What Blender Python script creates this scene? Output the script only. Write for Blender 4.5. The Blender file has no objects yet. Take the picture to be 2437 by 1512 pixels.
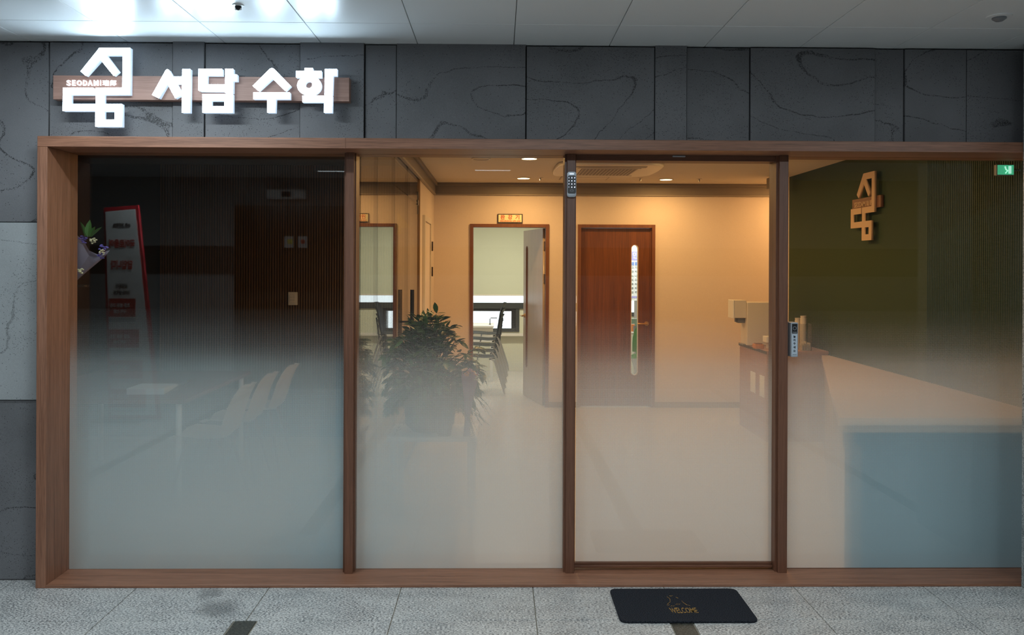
import bpy, bmesh, math, random
from mathutils import Vector, Matrix
random.seed(7)
S = bpy.context.scene
C = S.collection
PI = math.pi

# ---------------------------------------------------------------- camera
F, CXP, CYP, W = 2050.0, 1218.5, 632.0, 2437.0
CAM = Vector((0, 0, 1.63))
YAW, ROLL = math.radians(0.92), math.radians(0.235)
FWD = Vector((math.sin(YAW), math.cos(YAW), 0))
RT0 = Vector((math.cos(YAW), -math.sin(YAW), 0)); UP0 = Vector((0, 0, 1))
RT = RT0*math.cos(ROLL) + UP0*math.sin(ROLL)
UP = UP0*math.cos(ROLL) - RT0*math.sin(ROLL)
cd = bpy.data.cameras.new('camera'); co = bpy.data.objects.new('camera', cd); C.objects.link(co)
cd.sensor_width = 36; cd.lens = F/W*36; cd.shift_y = (CYP-756)/W; cd.clip_start = .02; cd.clip_end = 200
M = Matrix((RT, UP, -FWD)).transposed().to_4x4(); M.translation = CAM
co.matrix_world = M
S.camera = co

def ray(px, py): return FWD + RT*((px-CXP)/F) + UP*(-(py-CYP)/F)
def aty(px, py, Y): r = ray(px, py); t = (Y-CAM.y)/r.y; return CAM + r*t
def atx(px, py, X): r = ray(px, py); t = (X-CAM.x)/r.x; return CAM + r*t
def atz(px, py, Z): r = ray(px, py); t = (Z-CAM.z)/r.z; return CAM + r*t

# ---------------------------------------------------------------- world, lights, exposure
S.view_settings.view_transform = 'Standard'; S.view_settings.look = 'None'
S.view_settings.exposure = 0; S.view_settings.gamma = 1; S.view_settings.use_curve_mapping = False
S.cycles.transparent_max_bounces = 32
S.cycles.max_bounces = 14
S.cycles.diffuse_bounces = 5
S.cycles.sample_clamp_indirect = 6
w = bpy.data.worlds.new('sky'); S.world = w; w.use_nodes = True
w.node_tree.nodes['Background'].inputs[0].default_value = (.86, .94, 1, 1)
w.node_tree.nodes['Background'].inputs[1].default_value = 2.2

COOL = (.80, .93, 1.0); WARM = (1.0, .56, .20); DAY = (1.0, .95, .80)
def area(name, loc, sx, sy, power, col, rot=(0, 0, 0), shape='RECTANGLE', spread=None):
    l = bpy.data.lights.new(name, 'AREA'); l.shape = shape; l.size = sx
    if shape in ('RECTANGLE', 'ELLIPSE'): l.size_y = sy
    l.energy = power; l.color = col
    if spread: l.spread = spread
    o = bpy.data.objects.new(name, l); C.objects.link(o); o.location = loc; o.rotation_euler = rot
    return o
CZ = 2.774           # corridor ceiling
IZ = 2.575          # interior ceiling
CORR = [(-1.75, 3.55, .8, 27), (2.9, 1.9, 1.2, 44), (-.07, -1.1, .42, .5), (-3.2, .3, 1.2, 62), (.4, 1.9, 1.2, 52), (-2.03, -1.3, .32, .3)]
corr_l = [area('corridor_lamp', (x, y, CZ-.012), sx, .09, p, COOL) for x, y, sx, p in CORR]
DL = [(.27, 9.28), (1.82, 9.33), (.27, 7.57), (1.82, 7.57), (.27, 5.85), (1.82, 5.85), (3.33, 9.36)]
down_l = [area('downlight_lamp', (x, y, IZ-.012), .13, .13, 14 if x < 3 else 9, WARM, shape='DISK') for x, y in DL]
area('classroom_lamp', (.2, 11.6, 2.53), 1.2, .3, 62, DAY)
area('second_classroom_lamp', (2.6, 11.6, 2.53), 1.2, .3, 60, (.95, 1, 1))

# ---------------------------------------------------------------- materials
def mat(name, col=(.5, .5, .5), rough=.5, metal=0, spec=.5, emit=None, es=1, coat=0):
    m = bpy.data.materials.new(name); m.use_nodes = True
    b = m.node_tree.nodes['Principled BSDF']
    b.inputs['Base Color'].default_value = (*col, 1); b.inputs['Roughness'].default_value = rough
    b.inputs['Metallic'].default_value = metal; b.inputs['Specular IOR Level'].default_value = spec
    b.inputs['Coat Weight'].default_value = coat
    if emit: b.inputs['Emission Color'].default_value = (*emit, 1); b.inputs['Emission Strength'].default_value = es
    return m
class N:
    def __init__(s, m): s.t = m.node_tree; s.n = s.t.nodes; s.b = s.n.get('Principled BSDF')
    def add(s, typ, **kw):
        o = s.n.new(typ)
        for k, v in kw.items():
            if k.startswith('i_'):
                kk = k[2:]; kk = int(kk) if kk.isdigit() else kk
                if isinstance(v, bpy.types.NodeSocket): s.t.links.new(v, o.inputs[kk])
                else: o.inputs[kk].default_value = v
            else: setattr(o, k, v)
        return o
    def link(s, a, b): s.t.links.new(a, b)
    def math(s, op, a, b=None, c=None):
        o = s.n.new('ShaderNodeMath'); o.operation = op
        for i, v in enumerate((a, b, c)):
            if v is None: continue
            if isinstance(v, bpy.types.NodeSocket): s.t.links.new(v, o.inputs[i])
            else: o.inputs[i].default_value = v
        return o.outputs[0]
    def pos(s, scale=(1, 1, 1), obj=False):
        if obj: src = s.add('ShaderNodeTexCoord').outputs['Object']
        else: src = s.add('ShaderNodeNewGeometry').outputs['Position']
        return s.add('ShaderNodeMapping', i_0=src, i_3=scale).outputs[0]
    def noise(s, vec, scale, detail=2, rough=.5, dist=0):
        o = s.add('ShaderNodeTexNoise', i_Vector=vec, i_Scale=scale, i_Detail=detail, i_Roughness=rough, i_Distortion=dist)
        return o.outputs['Fac']
    def ramp(s, fac, stops):
        r = s.add('ShaderNodeValToRGB', i_0=fac); e = r.color_ramp.elements
        for i, (p, c) in enumerate(stops):
            el = e[i] if i < 2 else e.new(p)
            el.position = p; el.color = (*c, 1)
        return r.outputs[0]
    def mix(s, f, a, b, mode='MIX'):
        o = s.add('ShaderNodeMix', data_type='RGBA', blend_type=mode)
        for k, v in ((0, f), (6, a), (7, b)):
            if isinstance(v, bpy.types.NodeSocket): s.t.links.new(v, o.inputs[k])
            else: o.inputs[k].default_value = v if k == 0 else (*v, 1)
        return o.outputs[2]
    def bump(s, h, strength=.3, dist=.002):
        o = s.add('ShaderNodeBump', i_Height=h, i_Strength=strength, i_Distance=dist)
        s.link(o.outputs[0], s.b.inputs['Normal'])
def sock(v, s, k):
    if isinstance(v, bpy.types.NodeSocket): s.link(v, s.b.inputs[k])

def wood(name, dark, light, axis, rough=.45, fine=260, obj=False):
    m = mat(name, light, rough); n = N(m)
    st = {'x': (.03, 1, 1), 'y': (1, .03, 1), 'z': (1, 1, .03)}[axis]
    v = n.pos(st, obj)
    a = n.noise(v, fine, 3, .6, .4); b = n.noise(v, fine*.12, 3, .6, 1.2)
    f = n.math('ADD', n.math('MULTIPLY', a, .55), n.math('MULTIPLY', b, .45))
    n.link(n.ramp(f, [(.34, dark), (.62, light)]), n.b.inputs['Base Color'])
    n.bump(a, .15, .0008)
    return m
M_WX = wood('frame_wood_horizontal', (.135, .056, .030), (.30, .135, .078), 'x')
M_WY = M_WX
M_WZ = wood('frame_wood_vertical', (.135, .056, .030), (.30, .135, .078), 'z')
M_MUL = wood('mullion_wood', (.095, .037, .019), (.17, .07, .038), 'z', .42)
M_MULX = wood('mullion_wood_horizontal', (.095, .037, .019), (.17, .07, .038), 'x', .42)
M_DOORW = wood('door_veneer', (.10, .03, .009), (.19, .06, .016), 'z', .35, 120)
M_DFR = wood('door_frame_veneer', (.13, .045, .02), (.2, .075, .03), 'z', .4, 120)
M_BRASSW = wood('golden_brown_post', (.22, .12, .04), (.30, .17, .06), 'z', .35, 120)
M_BOARD = wood('sign_board_wood', (.24, .13, .10), (.36, .21, .165), 'x', .5, 200, True)
M_BOARD2 = wood('logo_board_wood', (.16, .07, .035), (.22, .1, .055), 'y', .5, 200)

def stone(name, base, var=.35, off=0.0, vein=1.0):
    m = mat(name, base, .62); n = N(m)
    info = n.add('ShaderNodeObjectInfo').outputs['Random']
    v = n.pos()
    sh = n.add('ShaderNodeCombineXYZ', i_0=n.math('MULTIPLY', info, 31.0), i_1=n.math('MULTIPLY', info, 17.0), i_2=n.math('MULTIPLY', info, 23.0)).outputs[0]
    v = n.add('ShaderNodeVectorMath', operation='ADD', i_0=v, i_1=sh).outputs[0]
    g = n.noise(v, 420, 3, .7); big = n.noise(v, 2.2, 3, .55)
    lo = tuple(c*(1-var) for c in base); hi = tuple(c*(1+var) for c in base)
    c = n.ramp(n.math('ADD', n.math('MULTIPLY', g, .6), n.math('MULTIPLY', big, .4)), [(.33, lo), (.68, hi)])
    # pitted veins
    vm = n.add('ShaderNodeMapping', i_0=v, i_2=(.0, .45, .0), i_3=(1.0, 1, 2.2)).outputs[0]
    wob = n.add('ShaderNodeTexNoise', i_Vector=v, i_Scale=14.0, i_Detail=3).outputs['Color']
    vm = n.add('ShaderNodeVectorMath', operation='MULTIPLY_ADD', i_0=wob, i_1=(.05, .05, .05), i_2=vm).outputs[0]
    q = n.noise(vm, .85, 1, .4, .2)
    line = n.math('SUBTRACT', 1.0, n.math('MULTIPLY', n.math('ABSOLUTE', n.math('SUBTRACT', n.math('FRACT', n.math('MULTIPLY', q, 8.0)), .5)), 42.0))
    line = n.math('MAXIMUM', line, 0)
    dm = n.math('GREATER_THAN', n.math('ADD', n.noise(v, 210, 2, .6), n.math('MULTIPLY', n.noise(v, 5, 1), .35)), .68)
    vmask = n.math('MULTIPLY', n.math('MULTIPLY', n.math('MINIMUM', n.math('MULTIPLY', line, 2.5), 1.0), dm), .85*vein)
    vo = n.add('ShaderNodeTexVoronoi', i_Vector=v, i_Scale=150.0)
    cl = n.math('MAXIMUM', n.math('SUBTRACT', n.noise(v, 2.6, 2), .48), 0.0)
    r2 = n.add('ShaderNodeSeparateColor', i_0=vo.outputs['Color']).outputs[0]
    pit = n.math('MULTIPLY', n.math('LESS_THAN', vo.outputs['Distance'], n.math('MULTIPLY', r2, .33)), n.math('GREATER_THAN', n.math('ADD', r2, n.math('MULTIPLY', cl, 3.4)), .980))
    mk = n.math('MINIMUM', n.math('ADD', vmask, n.math('MULTIPLY', pit, .8)), 1.0)
    n.link(n.mix(mk, c, tuple(x*.12 for x in base)), n.b.inputs['Base Color'])
    n.bump(n.math('SUBTRACT', n.math('MULTIPLY', g, .4), n.math('MULTIPLY', mk, 1.0)), .5, .0025)
    return m
M_STONE = stone('dark_basalt', (.135, .135, .142))
M_STONE2 = stone('pale_basalt', (.29, .305, .31), .22, 0, .5)
def granite(name, a, b, c, blotch=0):
    m = mat(name, b, .38); n = N(m)
    v = n.pos()
    vs = n.add('ShaderNodeMapping', i_0=v, i_3=(.6, 1, 1)).outputs[0]
    g1 = n.noise(vs, 150, 2, .7); g2 = n.noise(vs, 420, 2, .6); big = n.noise(vs, 9, 3)
    f = n.math('ADD', n.math('MULTIPLY', g1, .62), n.math('ADD', n.math('MULTIPLY', g2, .28), n.math('MULTIPLY', big, .1)))
    c1 = n.ramp(f, [(.435, a), (.495, b), (.56, c)])
    if blotch:
        # damp stains on the stone by the sill
        for (sx, sy, r) in ((-1.32, 4.10, .12), (-1.42, 4.29, .07)):
            d = n.add('ShaderNodeVectorMath', operation='DISTANCE', i_0=v, i_1=(sx, sy, 0)).outputs['Value']
            k = n.math('MAXIMUM', n.math('SUBTRACT', 1.0, n.math('DIVIDE', n.math('ADD', d, n.math('MULTIPLY', n.noise(v, 22, 3), .09)), r+.06)), 0)
            k = n.math('MINIMUM', n.math('MULTIPLY', k, 1.3), .55)
            c1 = n.mix(k, c1, tuple(x*.55 for x in a))
    n.link(c1, n.b.inputs['Base Color'])
    return m
M_GRAN = granite('grey_granite', (.10, .105, .11), (.37, .37, .36), (.62, .61, .585), 1)
M_GRANP = granite('pier_granite', (.08, .085, .09), (.3, .32, .32), (.42, .44, .44))
M_BLACKG = granite('black_granite', (.012, .012, .010), (.03, .03, .024), (.09, .09, .075))
M_GROUT = mat('grout', (.2, .18, .14), .9)
M_JOINT = mat('dark_joint', (.01, .01, .011), .9)
M_CEIL = mat('white_ceiling_panel', (.74, .76, .76), .30)
M_CEILJ = mat('ceiling_joint', (.30, .31, .31), .8)
def plaster(name, col, sc=500, st=.12, rough=.85):
    m = mat(name, col, rough); n = N(m); v = n.pos()
    a = n.noise(v, sc, 2); n.link(n.ramp(a, [(.3, tuple(c*.93 for c in col)), (.7, tuple(min(1, c*1.05) for c in col))]), n.b.inputs['Base Color']); n.bump(a, st, .001)
    return m
M_WALLP = plaster('cream_wallpaper', (.70, .60, .52), 260, .2)
M_ICEIL = plaster('interior_ceiling_paint', (.60, .54, .46))
M_COVE = mat('taupe_cornice', (.19, .16, .135), .6)
M_COVEL = mat('pale_cornice_lip', (.27, .225, .18), .5)
M_BASE = mat('taupe_baseboard', (.27, .22, .18), .6)
M_GREEN = plaster('dark_green_paint', (.0175, .043, .013), 180, .15, .8)
M_IFLOOR = mat('pale_vinyl_floor', (.55, .49, .43), .22)
M_CREAM = plaster('classroom_paint', (.60, .58, .44))
M_DARKW = plaster('dark_room_paint_and_shade', (.05, .04, .035))
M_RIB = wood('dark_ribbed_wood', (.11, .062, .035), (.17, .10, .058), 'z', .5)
M_RIBG = mat('green_reeded_panel', (.016, .042, .014), .6)
M_BLACK = mat('black_plastic', (.012, .012, .013), .35)
M_BLKM = mat('black_metal', (.015, .014, .012), .3, .3)
M_BRONZE = mat('dark_bronze', (.05, .035, .022), .35, .8)
M_DKFR = mat('dark_grey_window_frame', (.035, .037, .036), .4)
M_SILV = mat('silver_plastic', (.38, .40, .43), .35, .3)
M_SILVD = mat('grey_plastic', (.19, .20, .215), .4)
M_FACE = mat('pale_blue_grey_label', (.44, .50, .56), .5)
M_WHITE = mat('white_plastic', (.75, .74, .72), .4)
M_OFFW = mat('off_white_laminate', (.66, .6, .52), .4)
M_GOLD = mat('brass', (.62, .36, .12), .28, 1)
M_STEEL = mat('steel', (.5, .5, .5), .3, 1)
M_BLIND = mat('beige_blind', (.52, .52, .40), .8)
M_RED = mat('red_ink', (.55, .03, .02), .6)
M_YEL = mat('yellow_sign_face', (.88, .83, .50), .5)
M_DKBR = mat('dark_sign_rim', (.03, .02, .02), .4)
M_INK = mat('dark_ink', (.02, .022, .03), .6)
M_GREYINK = mat('grey_ink', (.25, .26, .27), .6)
M_LIT = mat('lit_acrylic', (.9, .9, .9), .4, emit=(.62, .83, 1), es=26)
M_LITS = mat('lit_small_letter', (.9, .9, .9), .4, emit=(.95, .93, 1), es=1.5)
M_LITSIDE = mat('lit_letter_side', (.8, .85, .9), .4, emit=(.56, .77, 1), es=.8)
M_BEIGE = mat('beige_letter', (.60, .42, .27), .6)
M_DOWN = mat('lit_diffuser_warm', (.9, .9, .9), .5, emit=(1, .72, .36), es=14)
M_COOLD = mat('lit_diffuser_cool', (.9, .9, .9), .5, emit=COOL, es=5)
M_COOLDIM = mat('lit_diffuser_cool_dim', (.9, .9, .9), .5, emit=COOL, es=.4)
M_RING = mat('white_lamp_ring', (.6, .55, .48), .5)
M_POT = mat('dark_grey_pot', (.06, .06, .065), .5)
M_SOIL = plaster('soil', (.03, .02, .012), 90, .6)
M_COUNTER = wood('counter_laminate', (.33, .17, .12), (.40, .22, .16), 'y', .45, 60)
M_CTOP = mat('pale_counter_top', (.55, .40, .31), .35)
M_CEDGE = mat('dark_counter_edge', (.035, .03, .03), .4)
M_CFRONT = wood('counter_front', (.16, .1, .07), (.22, .14, .1), 'x', .5, 60)
M_SHELLC = mat('beige_shell_seat', (.70, .58, .46), .45)
M_CHBLK = mat('charcoal_chair_plastic', (.03, .034, .04), .35)
M_CHGRN = mat('green_chair_plastic', (.12, .36, .07), .4)
M_PAPERW = mat('white_paper', (.8, .8, .78), .7)
def leafmat(name, a, b):
    m = mat(name, a, .38); n = N(m)
    r = n.add('ShaderNodeObjectInfo').outputs['Random']
    n.link(n.ramp(r, [(0, a), (1, b)]), n.b.inputs['Base Color']); return m
M_LEAF = leafmat('dark_green_leaf', (.03, .065, .016), (.09, .15, .04))
M_STEM = mat('brown_stem', (.07, .045, .025), .7)
M_GRASS = mat('long_grass_blade', (.08, .09, .035), .6)
M_LAV = mat('lavender_wrapping_paper', (.42, .38, .48), .7)
M_PINK = mat('pink_wrapping_paper', (.45, .24, .30), .7)
M_PURP = mat('purple_petal', (.13, .10, .38), .7)
M_CREAMP = mat('cream_petal', (.65, .60, .38), .7)
M_ORP = mat('orange_petal', (.75, .32, .12), .7)

def matte_mat():
    m = mat('doormat_pile', (.018, .021, .028), .95, spec=.1); n = N(m); v = n.pos()
    a = n.noise(v, 260, 3, .8)
    n.link(n.ramp(a, [(.42, (.004, .005, .008)), (.60, (.045, .05, .062))]), n.b.inputs['Base Color']); n.bump(a, 1, .004)
    return m
M_MAT = matte_mat()
def worn(name, col):
    m = mat(name, col, .9, spec=.1); n = N(m); v = n.pos()
    a = n.noise(v, 150, 3, .8)
    n.link(n.ramp(a, [(.44, (.02, .022, .028)), (.52, col)]), n.b.inputs['Base Color']); return m
M_GOLDT = worn('worn_gold_print', (.42, .24, .06))

def schlick(n):
    g = n.add('ShaderNodeNewGeometry')
    d = n.add('ShaderNodeVectorMath', operation='DOT_PRODUCT', i_0=g.outputs['Normal'], i_1=g.outputs['Incoming']).outputs['Value']
    p = n.math('POWER', n.math('SUBTRACT', 1.0, n.math('ABSOLUTE', d)), 5.0)
    return n.math('ADD', .04, n.math('MULTIPLY', p, .96))
def glassmat(name, tint=(.97, .98, .97), rough=0.0):
    m = bpy.data.materials.new(name); m.use_nodes = True; n = N(m); n.n.remove(n.b)
    out = n.n['Material Output']
    t = n.add('ShaderNodeBsdfTransparent', i_Color=(*tint, 1)); g = n.add('ShaderNodeBsdfGlossy', i_Roughness=rough)
    mx = n.add('ShaderNodeMixShader', i_0=schlick(n), i_1=t.outputs[0], i_2=g.outputs[0])
    n.link(mx.outputs[0], out.inputs[0]); return m
M_GLASS = glassmat('clear_glass')
M_ACR = glassmat('clear_acrylic', (.9, .9, .9))
def filmmat():
    # white film printed with dots that grow downward until they merge into a solid frost
    m = bpy.data.materials.new('dotted_frost_film'); m.use_nodes = True; n = N(m); n.n.remove(n.b)
    out = n.n['Material Output']
    x = n.add('ShaderNodeSeparateXYZ', i_0=n.add('ShaderNodeNewGeometry').outputs['Position'])
    P = .0076
    cx = n.math('COSINE', n.math('MULTIPLY', x.outputs[0], 2*PI/P)); cz = n.math('COSINE', n.math('MULTIPLY', x.outputs[2], 2*PI/P))
    h = n.math('MULTIPLY_ADD', n.math('MULTIPLY', cx, cz), .5, .5)
    def seg(z0, c0, z1, c1):
        return n.add('ShaderNodeMapRange', i_0=x.outputs[2], i_1=z0, i_2=z1, i_3=c0, i_4=c1).outputs[0]
    r = n.add('ShaderNodeValToRGB', i_0=seg(1.40, 0, .25, 1)); e = r.color_ramp.elements
    pts = [(0, 0), (.052, .04), (.165, .20), (.26, .453), (.36, .553), (.51, .70), (.705, .868), (1, 1)]
    for i, (p, v) in enumerate(pts):
        el = e[i] if i < 2 else e.new(p)
        el.position = p; el.color = (v, v, v, 1)
    cov = r.outputs[0]
    edge = n.math('DIVIDE', n.math('ADD', n.math('SUBTRACT', h, n.math('SUBTRACT', 1.0, cov)), .06), .12)
    mask = n.add('ShaderNodeClamp', i_0=edge).outputs[0]
    mask = n.math('MULTIPLY', mask, n.math('GREATER_THAN', cov, .004))
    mask = n.math('MULTIPLY', mask, .955)
    d = n.add('ShaderNodeBsdfDiffuse', i_Color=(.60, .84, .95, 1)); tr = n.add('ShaderNodeBsdfTranslucent', i_Color=(.92, .86, .88, 1))
    a = n.add('ShaderNodeMixShader', i_0=.48, i_1=d.outputs[0], i_2=tr.outputs[0])
    t = n.add('ShaderNodeBsdfTransparent')
    b = n.add('ShaderNodeMixShader', i_0=mask, i_1=t.outputs[0], i_2=a.outputs[0])
    n.link(b.outputs[0], out.inputs[0]); return m
M_FILM = filmmat()

# ---------------------------------------------------------------- helpers
def empty(name, loc=(0, 0, 0), rz=0):
    o = bpy.data.objects.new(name, None); C.objects.link(o); o.location = loc; o.rotation_euler = (0, 0, rz); o.empty_display_size = .1
    return o
def tag(o, label=None, cat=None, group=None, kind=None):
    if label: o['label'] = label
    if cat: o['category'] = cat
    if group: o['group'] = group
    if kind: o['kind'] = kind
    return o
def thing(name, label, cat, loc=(0, 0, 0), rz=0, group=None, kind=None):
    return tag(empty(name, loc, rz), label, cat, group, kind)
def wloc(p):
    v = Vector((0, 0, 0))
    while p is not None: v += p.location; p = p.parent
    return v
def mk(name, bm, m, parent=None, local=False, smooth=False):
    """link a bmesh as one object; world-space verts are shifted under an unrotated parent"""
    if parent is not None and not local: bmesh.ops.translate(bm, verts=bm.verts, vec=-wloc(parent))
    bmesh.ops.recalc_face_normals(bm, faces=bm.faces)
    me = bpy.data.meshes.new(name); bm.to_mesh(me); bm.free()
    for mm in (m if isinstance(m, (list, tuple)) else [m]): me.materials.append(mm)
    if smooth:
        for p in me.polygons: p.use_smooth = True
        try: me.set_sharp_from_angle(angle=math.radians(40))
        except Exception: pass
    o = bpy.data.objects.new(name, me); C.objects.link(o)
    if parent is not None: o.parent = parent
    return o
def bx(x0, x1, y0, y1, z0, z1, bev=0, seg=1, bm=None):
    b = bmesh.new(); bmesh.ops.create_cube(b, size=1)
    for v in b.verts:
        v.co = Vector(((x0+x1)/2+v.co.x*(x1-x0), (y0+y1)/2+v.co.y*(y1-y0), (z0+z1)/2+v.co.z*(z1-z0)))
    if bev: bmesh.ops.bevel(b, geom=list(b.edges), offset=bev, segments=seg, affect='EDGES', profile=.5)
    if bm is None: return b
    me = bpy.data.meshes.new('t'); b.to_mesh(me); b.free(); bm.from_mesh(me); bpy.data.meshes.remove(me); return bm
def cyl(p0, p1, r0, r1=None, n=20, bm=None):
    r1 = r0 if r1 is None else r1
    p0 = Vector(p0); p1 = Vector(p1); d = p1-p0
    b = bm or bmesh.new()
    rot = d.to_track_quat('Z', 'Y').to_matrix().to_4x4(); rot.translation = (p0+p1)/2
    bmesh.ops.create_cone(b, cap_ends=True, segments=n, radius1=r0, radius2=r1, depth=d.length, matrix=rot)
    return b
def tube(pts, r, n=8, bm=None):
    b = bm or bmesh.new(); pts = [Vector(p) for p in pts]; rings = []
    for i, p in enumerate(pts):
        d = (pts[min(i+1, len(pts)-1)]-pts[max(i-1, 0)]).normalized()
        a = d.cross(Vector((0, .13, 1)) if abs(d.z) < .9 else Vector((1, 0, 0))).normalized(); c = d.cross(a)
        rr = r[i] if isinstance(r, (list, tuple)) else r
        rings.append([b.verts.new(p+(a*math.cos(t)+c*math.sin(t))*rr) for t in [2*PI*k/n for k in range(n)]])
    for q in range(len(rings)-1):
        for k in range(n): b.faces.new((rings[q][k], rings[q][(k+1) % n], rings[q+1][(k+1) % n], rings[q+1][k]))
    b.faces.new(rings[0][::-1]); b.faces.new(rings[-1]); return b
def lathe(prof, c, n=28, bm=None):
    b = bm or bmesh.new(); c = Vector(c); rings = []
    for r, z in prof: rings.append([b.verts.new(c+Vector((r*math.cos(2*PI*k/n), r*math.sin(2*PI*k/n), z))) for k in range(n)])
    for q in range(len(rings)-1):
        for k in range(n): b.faces.new((rings[q][k], rings[q][(k+1) % n], rings[q+1][(k+1) % n], rings[q+1][k]))
    b.faces.new(rings[0][::-1]); b.faces.new(rings[-1]); return b
def curve_bm(loops, ext, bev=0, res=1):
    """extruded flat outline(s) (holes by even-odd) in XY, depth +-ext"""
    cu = bpy.data.curves.new('c', 'CURVE'); cu.dimensions = '2D'; cu.fill_mode = 'BOTH'; cu.extrude = ext; cu.bevel_depth = bev; cu.bevel_resolution = res
    cu.offset = -bev
    for lp in loops:
        s = cu.splines.new('POLY'); s.points.add(len(lp)-1); s.use_cyclic_u = True
        for i, (x, y) in enumerate(lp): s.points[i].co = (x, y, 0, 1)
    return curve_to_bm(cu)
def curve_to_bm(cu):
    o = bpy.data.objects.new('tmp', cu); C.objects.link(o)
    dg = bpy.context.evaluated_depsgraph_get(); me = bpy.data.meshes.new_from_object(o.evaluated_get(dg))
    b = bmesh.new(); b.from_mesh(me); bpy.data.objects.remove(o); bpy.data.meshes.remove(me); bpy.data.curves.remove(cu)
    bmesh.ops.remove_doubles(b, verts=b.verts, dist=1e-6)
    return b
def text_bm(s, size, ext=.0006, bold=0, align='CENTER', sx=1.0, vcenter=True):
    cu = bpy.data.curves.new('t', 'FONT'); cu.body = s; cu.size = size; cu.extrude = ext; cu.offset = bold; cu.align_x = align; cu.resolution_u = 3
    cu.fill_mode = 'BOTH'
    b = curve_to_bm(cu)
    if b.verts:
        zs = [v.co.y for v in b.verts]; mid = (min(zs)+max(zs))/2 if vcenter else 0
        for v in b.verts: v.co.y -= mid; v.co.x *= sx
    return b
def fit(bm, w_=None, h_=None):
    xs_ = [v.co.x for v in bm.verts]; ys_ = [v.co.y for v in bm.verts]
    cx_, cy_ = (min(xs_)+max(xs_))/2, (min(ys_)+max(ys_))/2
    kx = w_/(max(xs_)-min(xs_)) if w_ else 1; ky = h_/(max(ys_)-min(ys_)) if h_ else 1
    for v in bm.verts: v.co.x = (v.co.x-cx_)*kx; v.co.y = (v.co.y-cy_)*ky
    return bm
def xf(bm, m): bmesh.ops.transform(bm, matrix=m, verts=bm.verts); return bm
FRONT = Matrix.Rotation(PI/2, 4, 'X')                       # XY plane -> faces -Y
LEFTW = Matrix.Rotation(-PI/2, 4, 'Z') @ Matrix.Rotation(PI/2, 4, 'X')   # faces -X
BACKF = Matrix.Rotation(PI, 4, 'Z') @ Matrix.Rotation(PI/2, 4, 'X')      # faces +Y
def T(x, y, z): return Matrix.Translation((x, y, z))
def copy_tree(o, parent=None):
    c = o.copy(); C.objects.link(c); c.parent = parent
    for ch in list(o.children): copy_tree(ch, c)
    return c
def rrect(x0, x1, y0, y1, r, n=5):
    pts = []
    for cx_, cy_, a0 in ((x1-r, y1-r, 0), (x0+r, y1-r, 90), (x0+r, y0+r, 180), (x1-r, y0+r, 270)):
        for k in range(n+1):
            a = math.radians(a0+90*k/n); pts.append((cx_+r*math.cos(a), cy_+r*math.sin(a)))
    return pts

# ---------------------------------------------------------------- planes of the facade
YF, YW, YG = 4.357, 4.461, 4.583        # frame front, stone wall face, glass
XL, XR = -6.0, 6.0                      # corridor ends
PIER = 2.675
ZT = 2.217                              # opening top
YB = 9.89                               # interior back wall
XP = -.75; XW = XP+.012                               # glass partition
XG = 3.07                               # green wall
YR = 8.18
OPP = -2.2                              # opposite wall of the corridor

# ---- corridor floor: granite tiles as parts
fl = tag(mk('floor', bx(XL, XR, OPP, YW, -.08, -.004), M_GROUT), 'pale grey speckled granite tile floor of the corridor', 'floor', kind='structure')
TW = .664; X0 = (935-1185)/2050*3.957
shared = {}
def tile(x0, x1, y0, y1, m, name='tile', g=.0022):
    key = (round(x1-x0, 4), round(y1-y0, 4), m.name)
    if key not in shared:
        shared[key] = mk(name, bx(-(x1-x0)/2+g, (x1-x0)/2-g, -(y1-y0)/2+g, (y1-y0)/2-g, -.02, 0, .001), m, fl, True)
        o = shared[key]
    else: o = shared[key].copy(); C.objects.link(o)
    o.parent = fl; o.location = ((x0+x1)/2, (y0+y1)/2, 0); return o
rows = [YW+.02, 3.957]
while rows[-1] > OPP+TW: rows.append(rows[-1]-TW)
rows.append(OPP)
strips = [X0-TW, X0+2*TW, X0+5*TW, X0-4*TW, X0-7*TW]
for r in range(len(rows)-1):
    for k in range(-9, 11):
        a, b = X0+k*TW, X0+(k+1)*TW
        a, b = max(a, XL), min(b, XR)
        if b-a < .05: continue
        y1, y0 = rows[r], rows[r+1]
        if r >= 1:
            if any(abs(a-s) < .01 for s in strips): a += .054
            if any(abs(b-s) < .01 for s in strips): b -= .054
        tile(a, b, y0, y1, M_GRAN)
    if r >= 1:
        for s in strips:
            if XL < s < XR: tile(s-.051, s+.051, rows[r+1], rows[r], M_BLACKG, 'black_strip_tile')
for o in fl.children:
    if o.name.startswith('black_strip'): o['label'] = 'black granite strip tile'

# ---- corridor ceiling: white panels as parts
cl = tag(mk('ceiling', bx(XL, XR, OPP, YW+.05, CZ+.012, CZ+.1), M_CEILJ), 'glossy white panelled corridor ceiling', 'ceiling', kind='structure')
PWc = .4975; CX0 = (1220-1185)/2050*YW
crow = [YW+.04, 4.085]
while crow[-1] > OPP+1: crow.append(crow[-1]-1.0)
crow.append(OPP)
cs = {}
for r in range(len(crow)-1):
    for k in range(-13, 13):
        a, b = max(CX0+k*PWc, XL), min(CX0+(k+1)*PWc, XR)
        if b-a < .05: continue
        y1, y0 = crow[r], crow[r+1]; key = (round(b-a, 4), round(y1-y0, 4)); g = .0018
        if key not in cs: cs[key] = o = mk('ceiling_panel', bx(-(b-a)/2+g, (b-a)/2-g, -(y1-y0)/2+g, (y1-y0)/2-g, 0, .014, .0015), M_CEIL, cl, True)
        else: o = cs[key].copy(); C.objects.link(o)
        o.parent = cl; o.location = ((a+b)/2, (y0+y1)/2, CZ)

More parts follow.
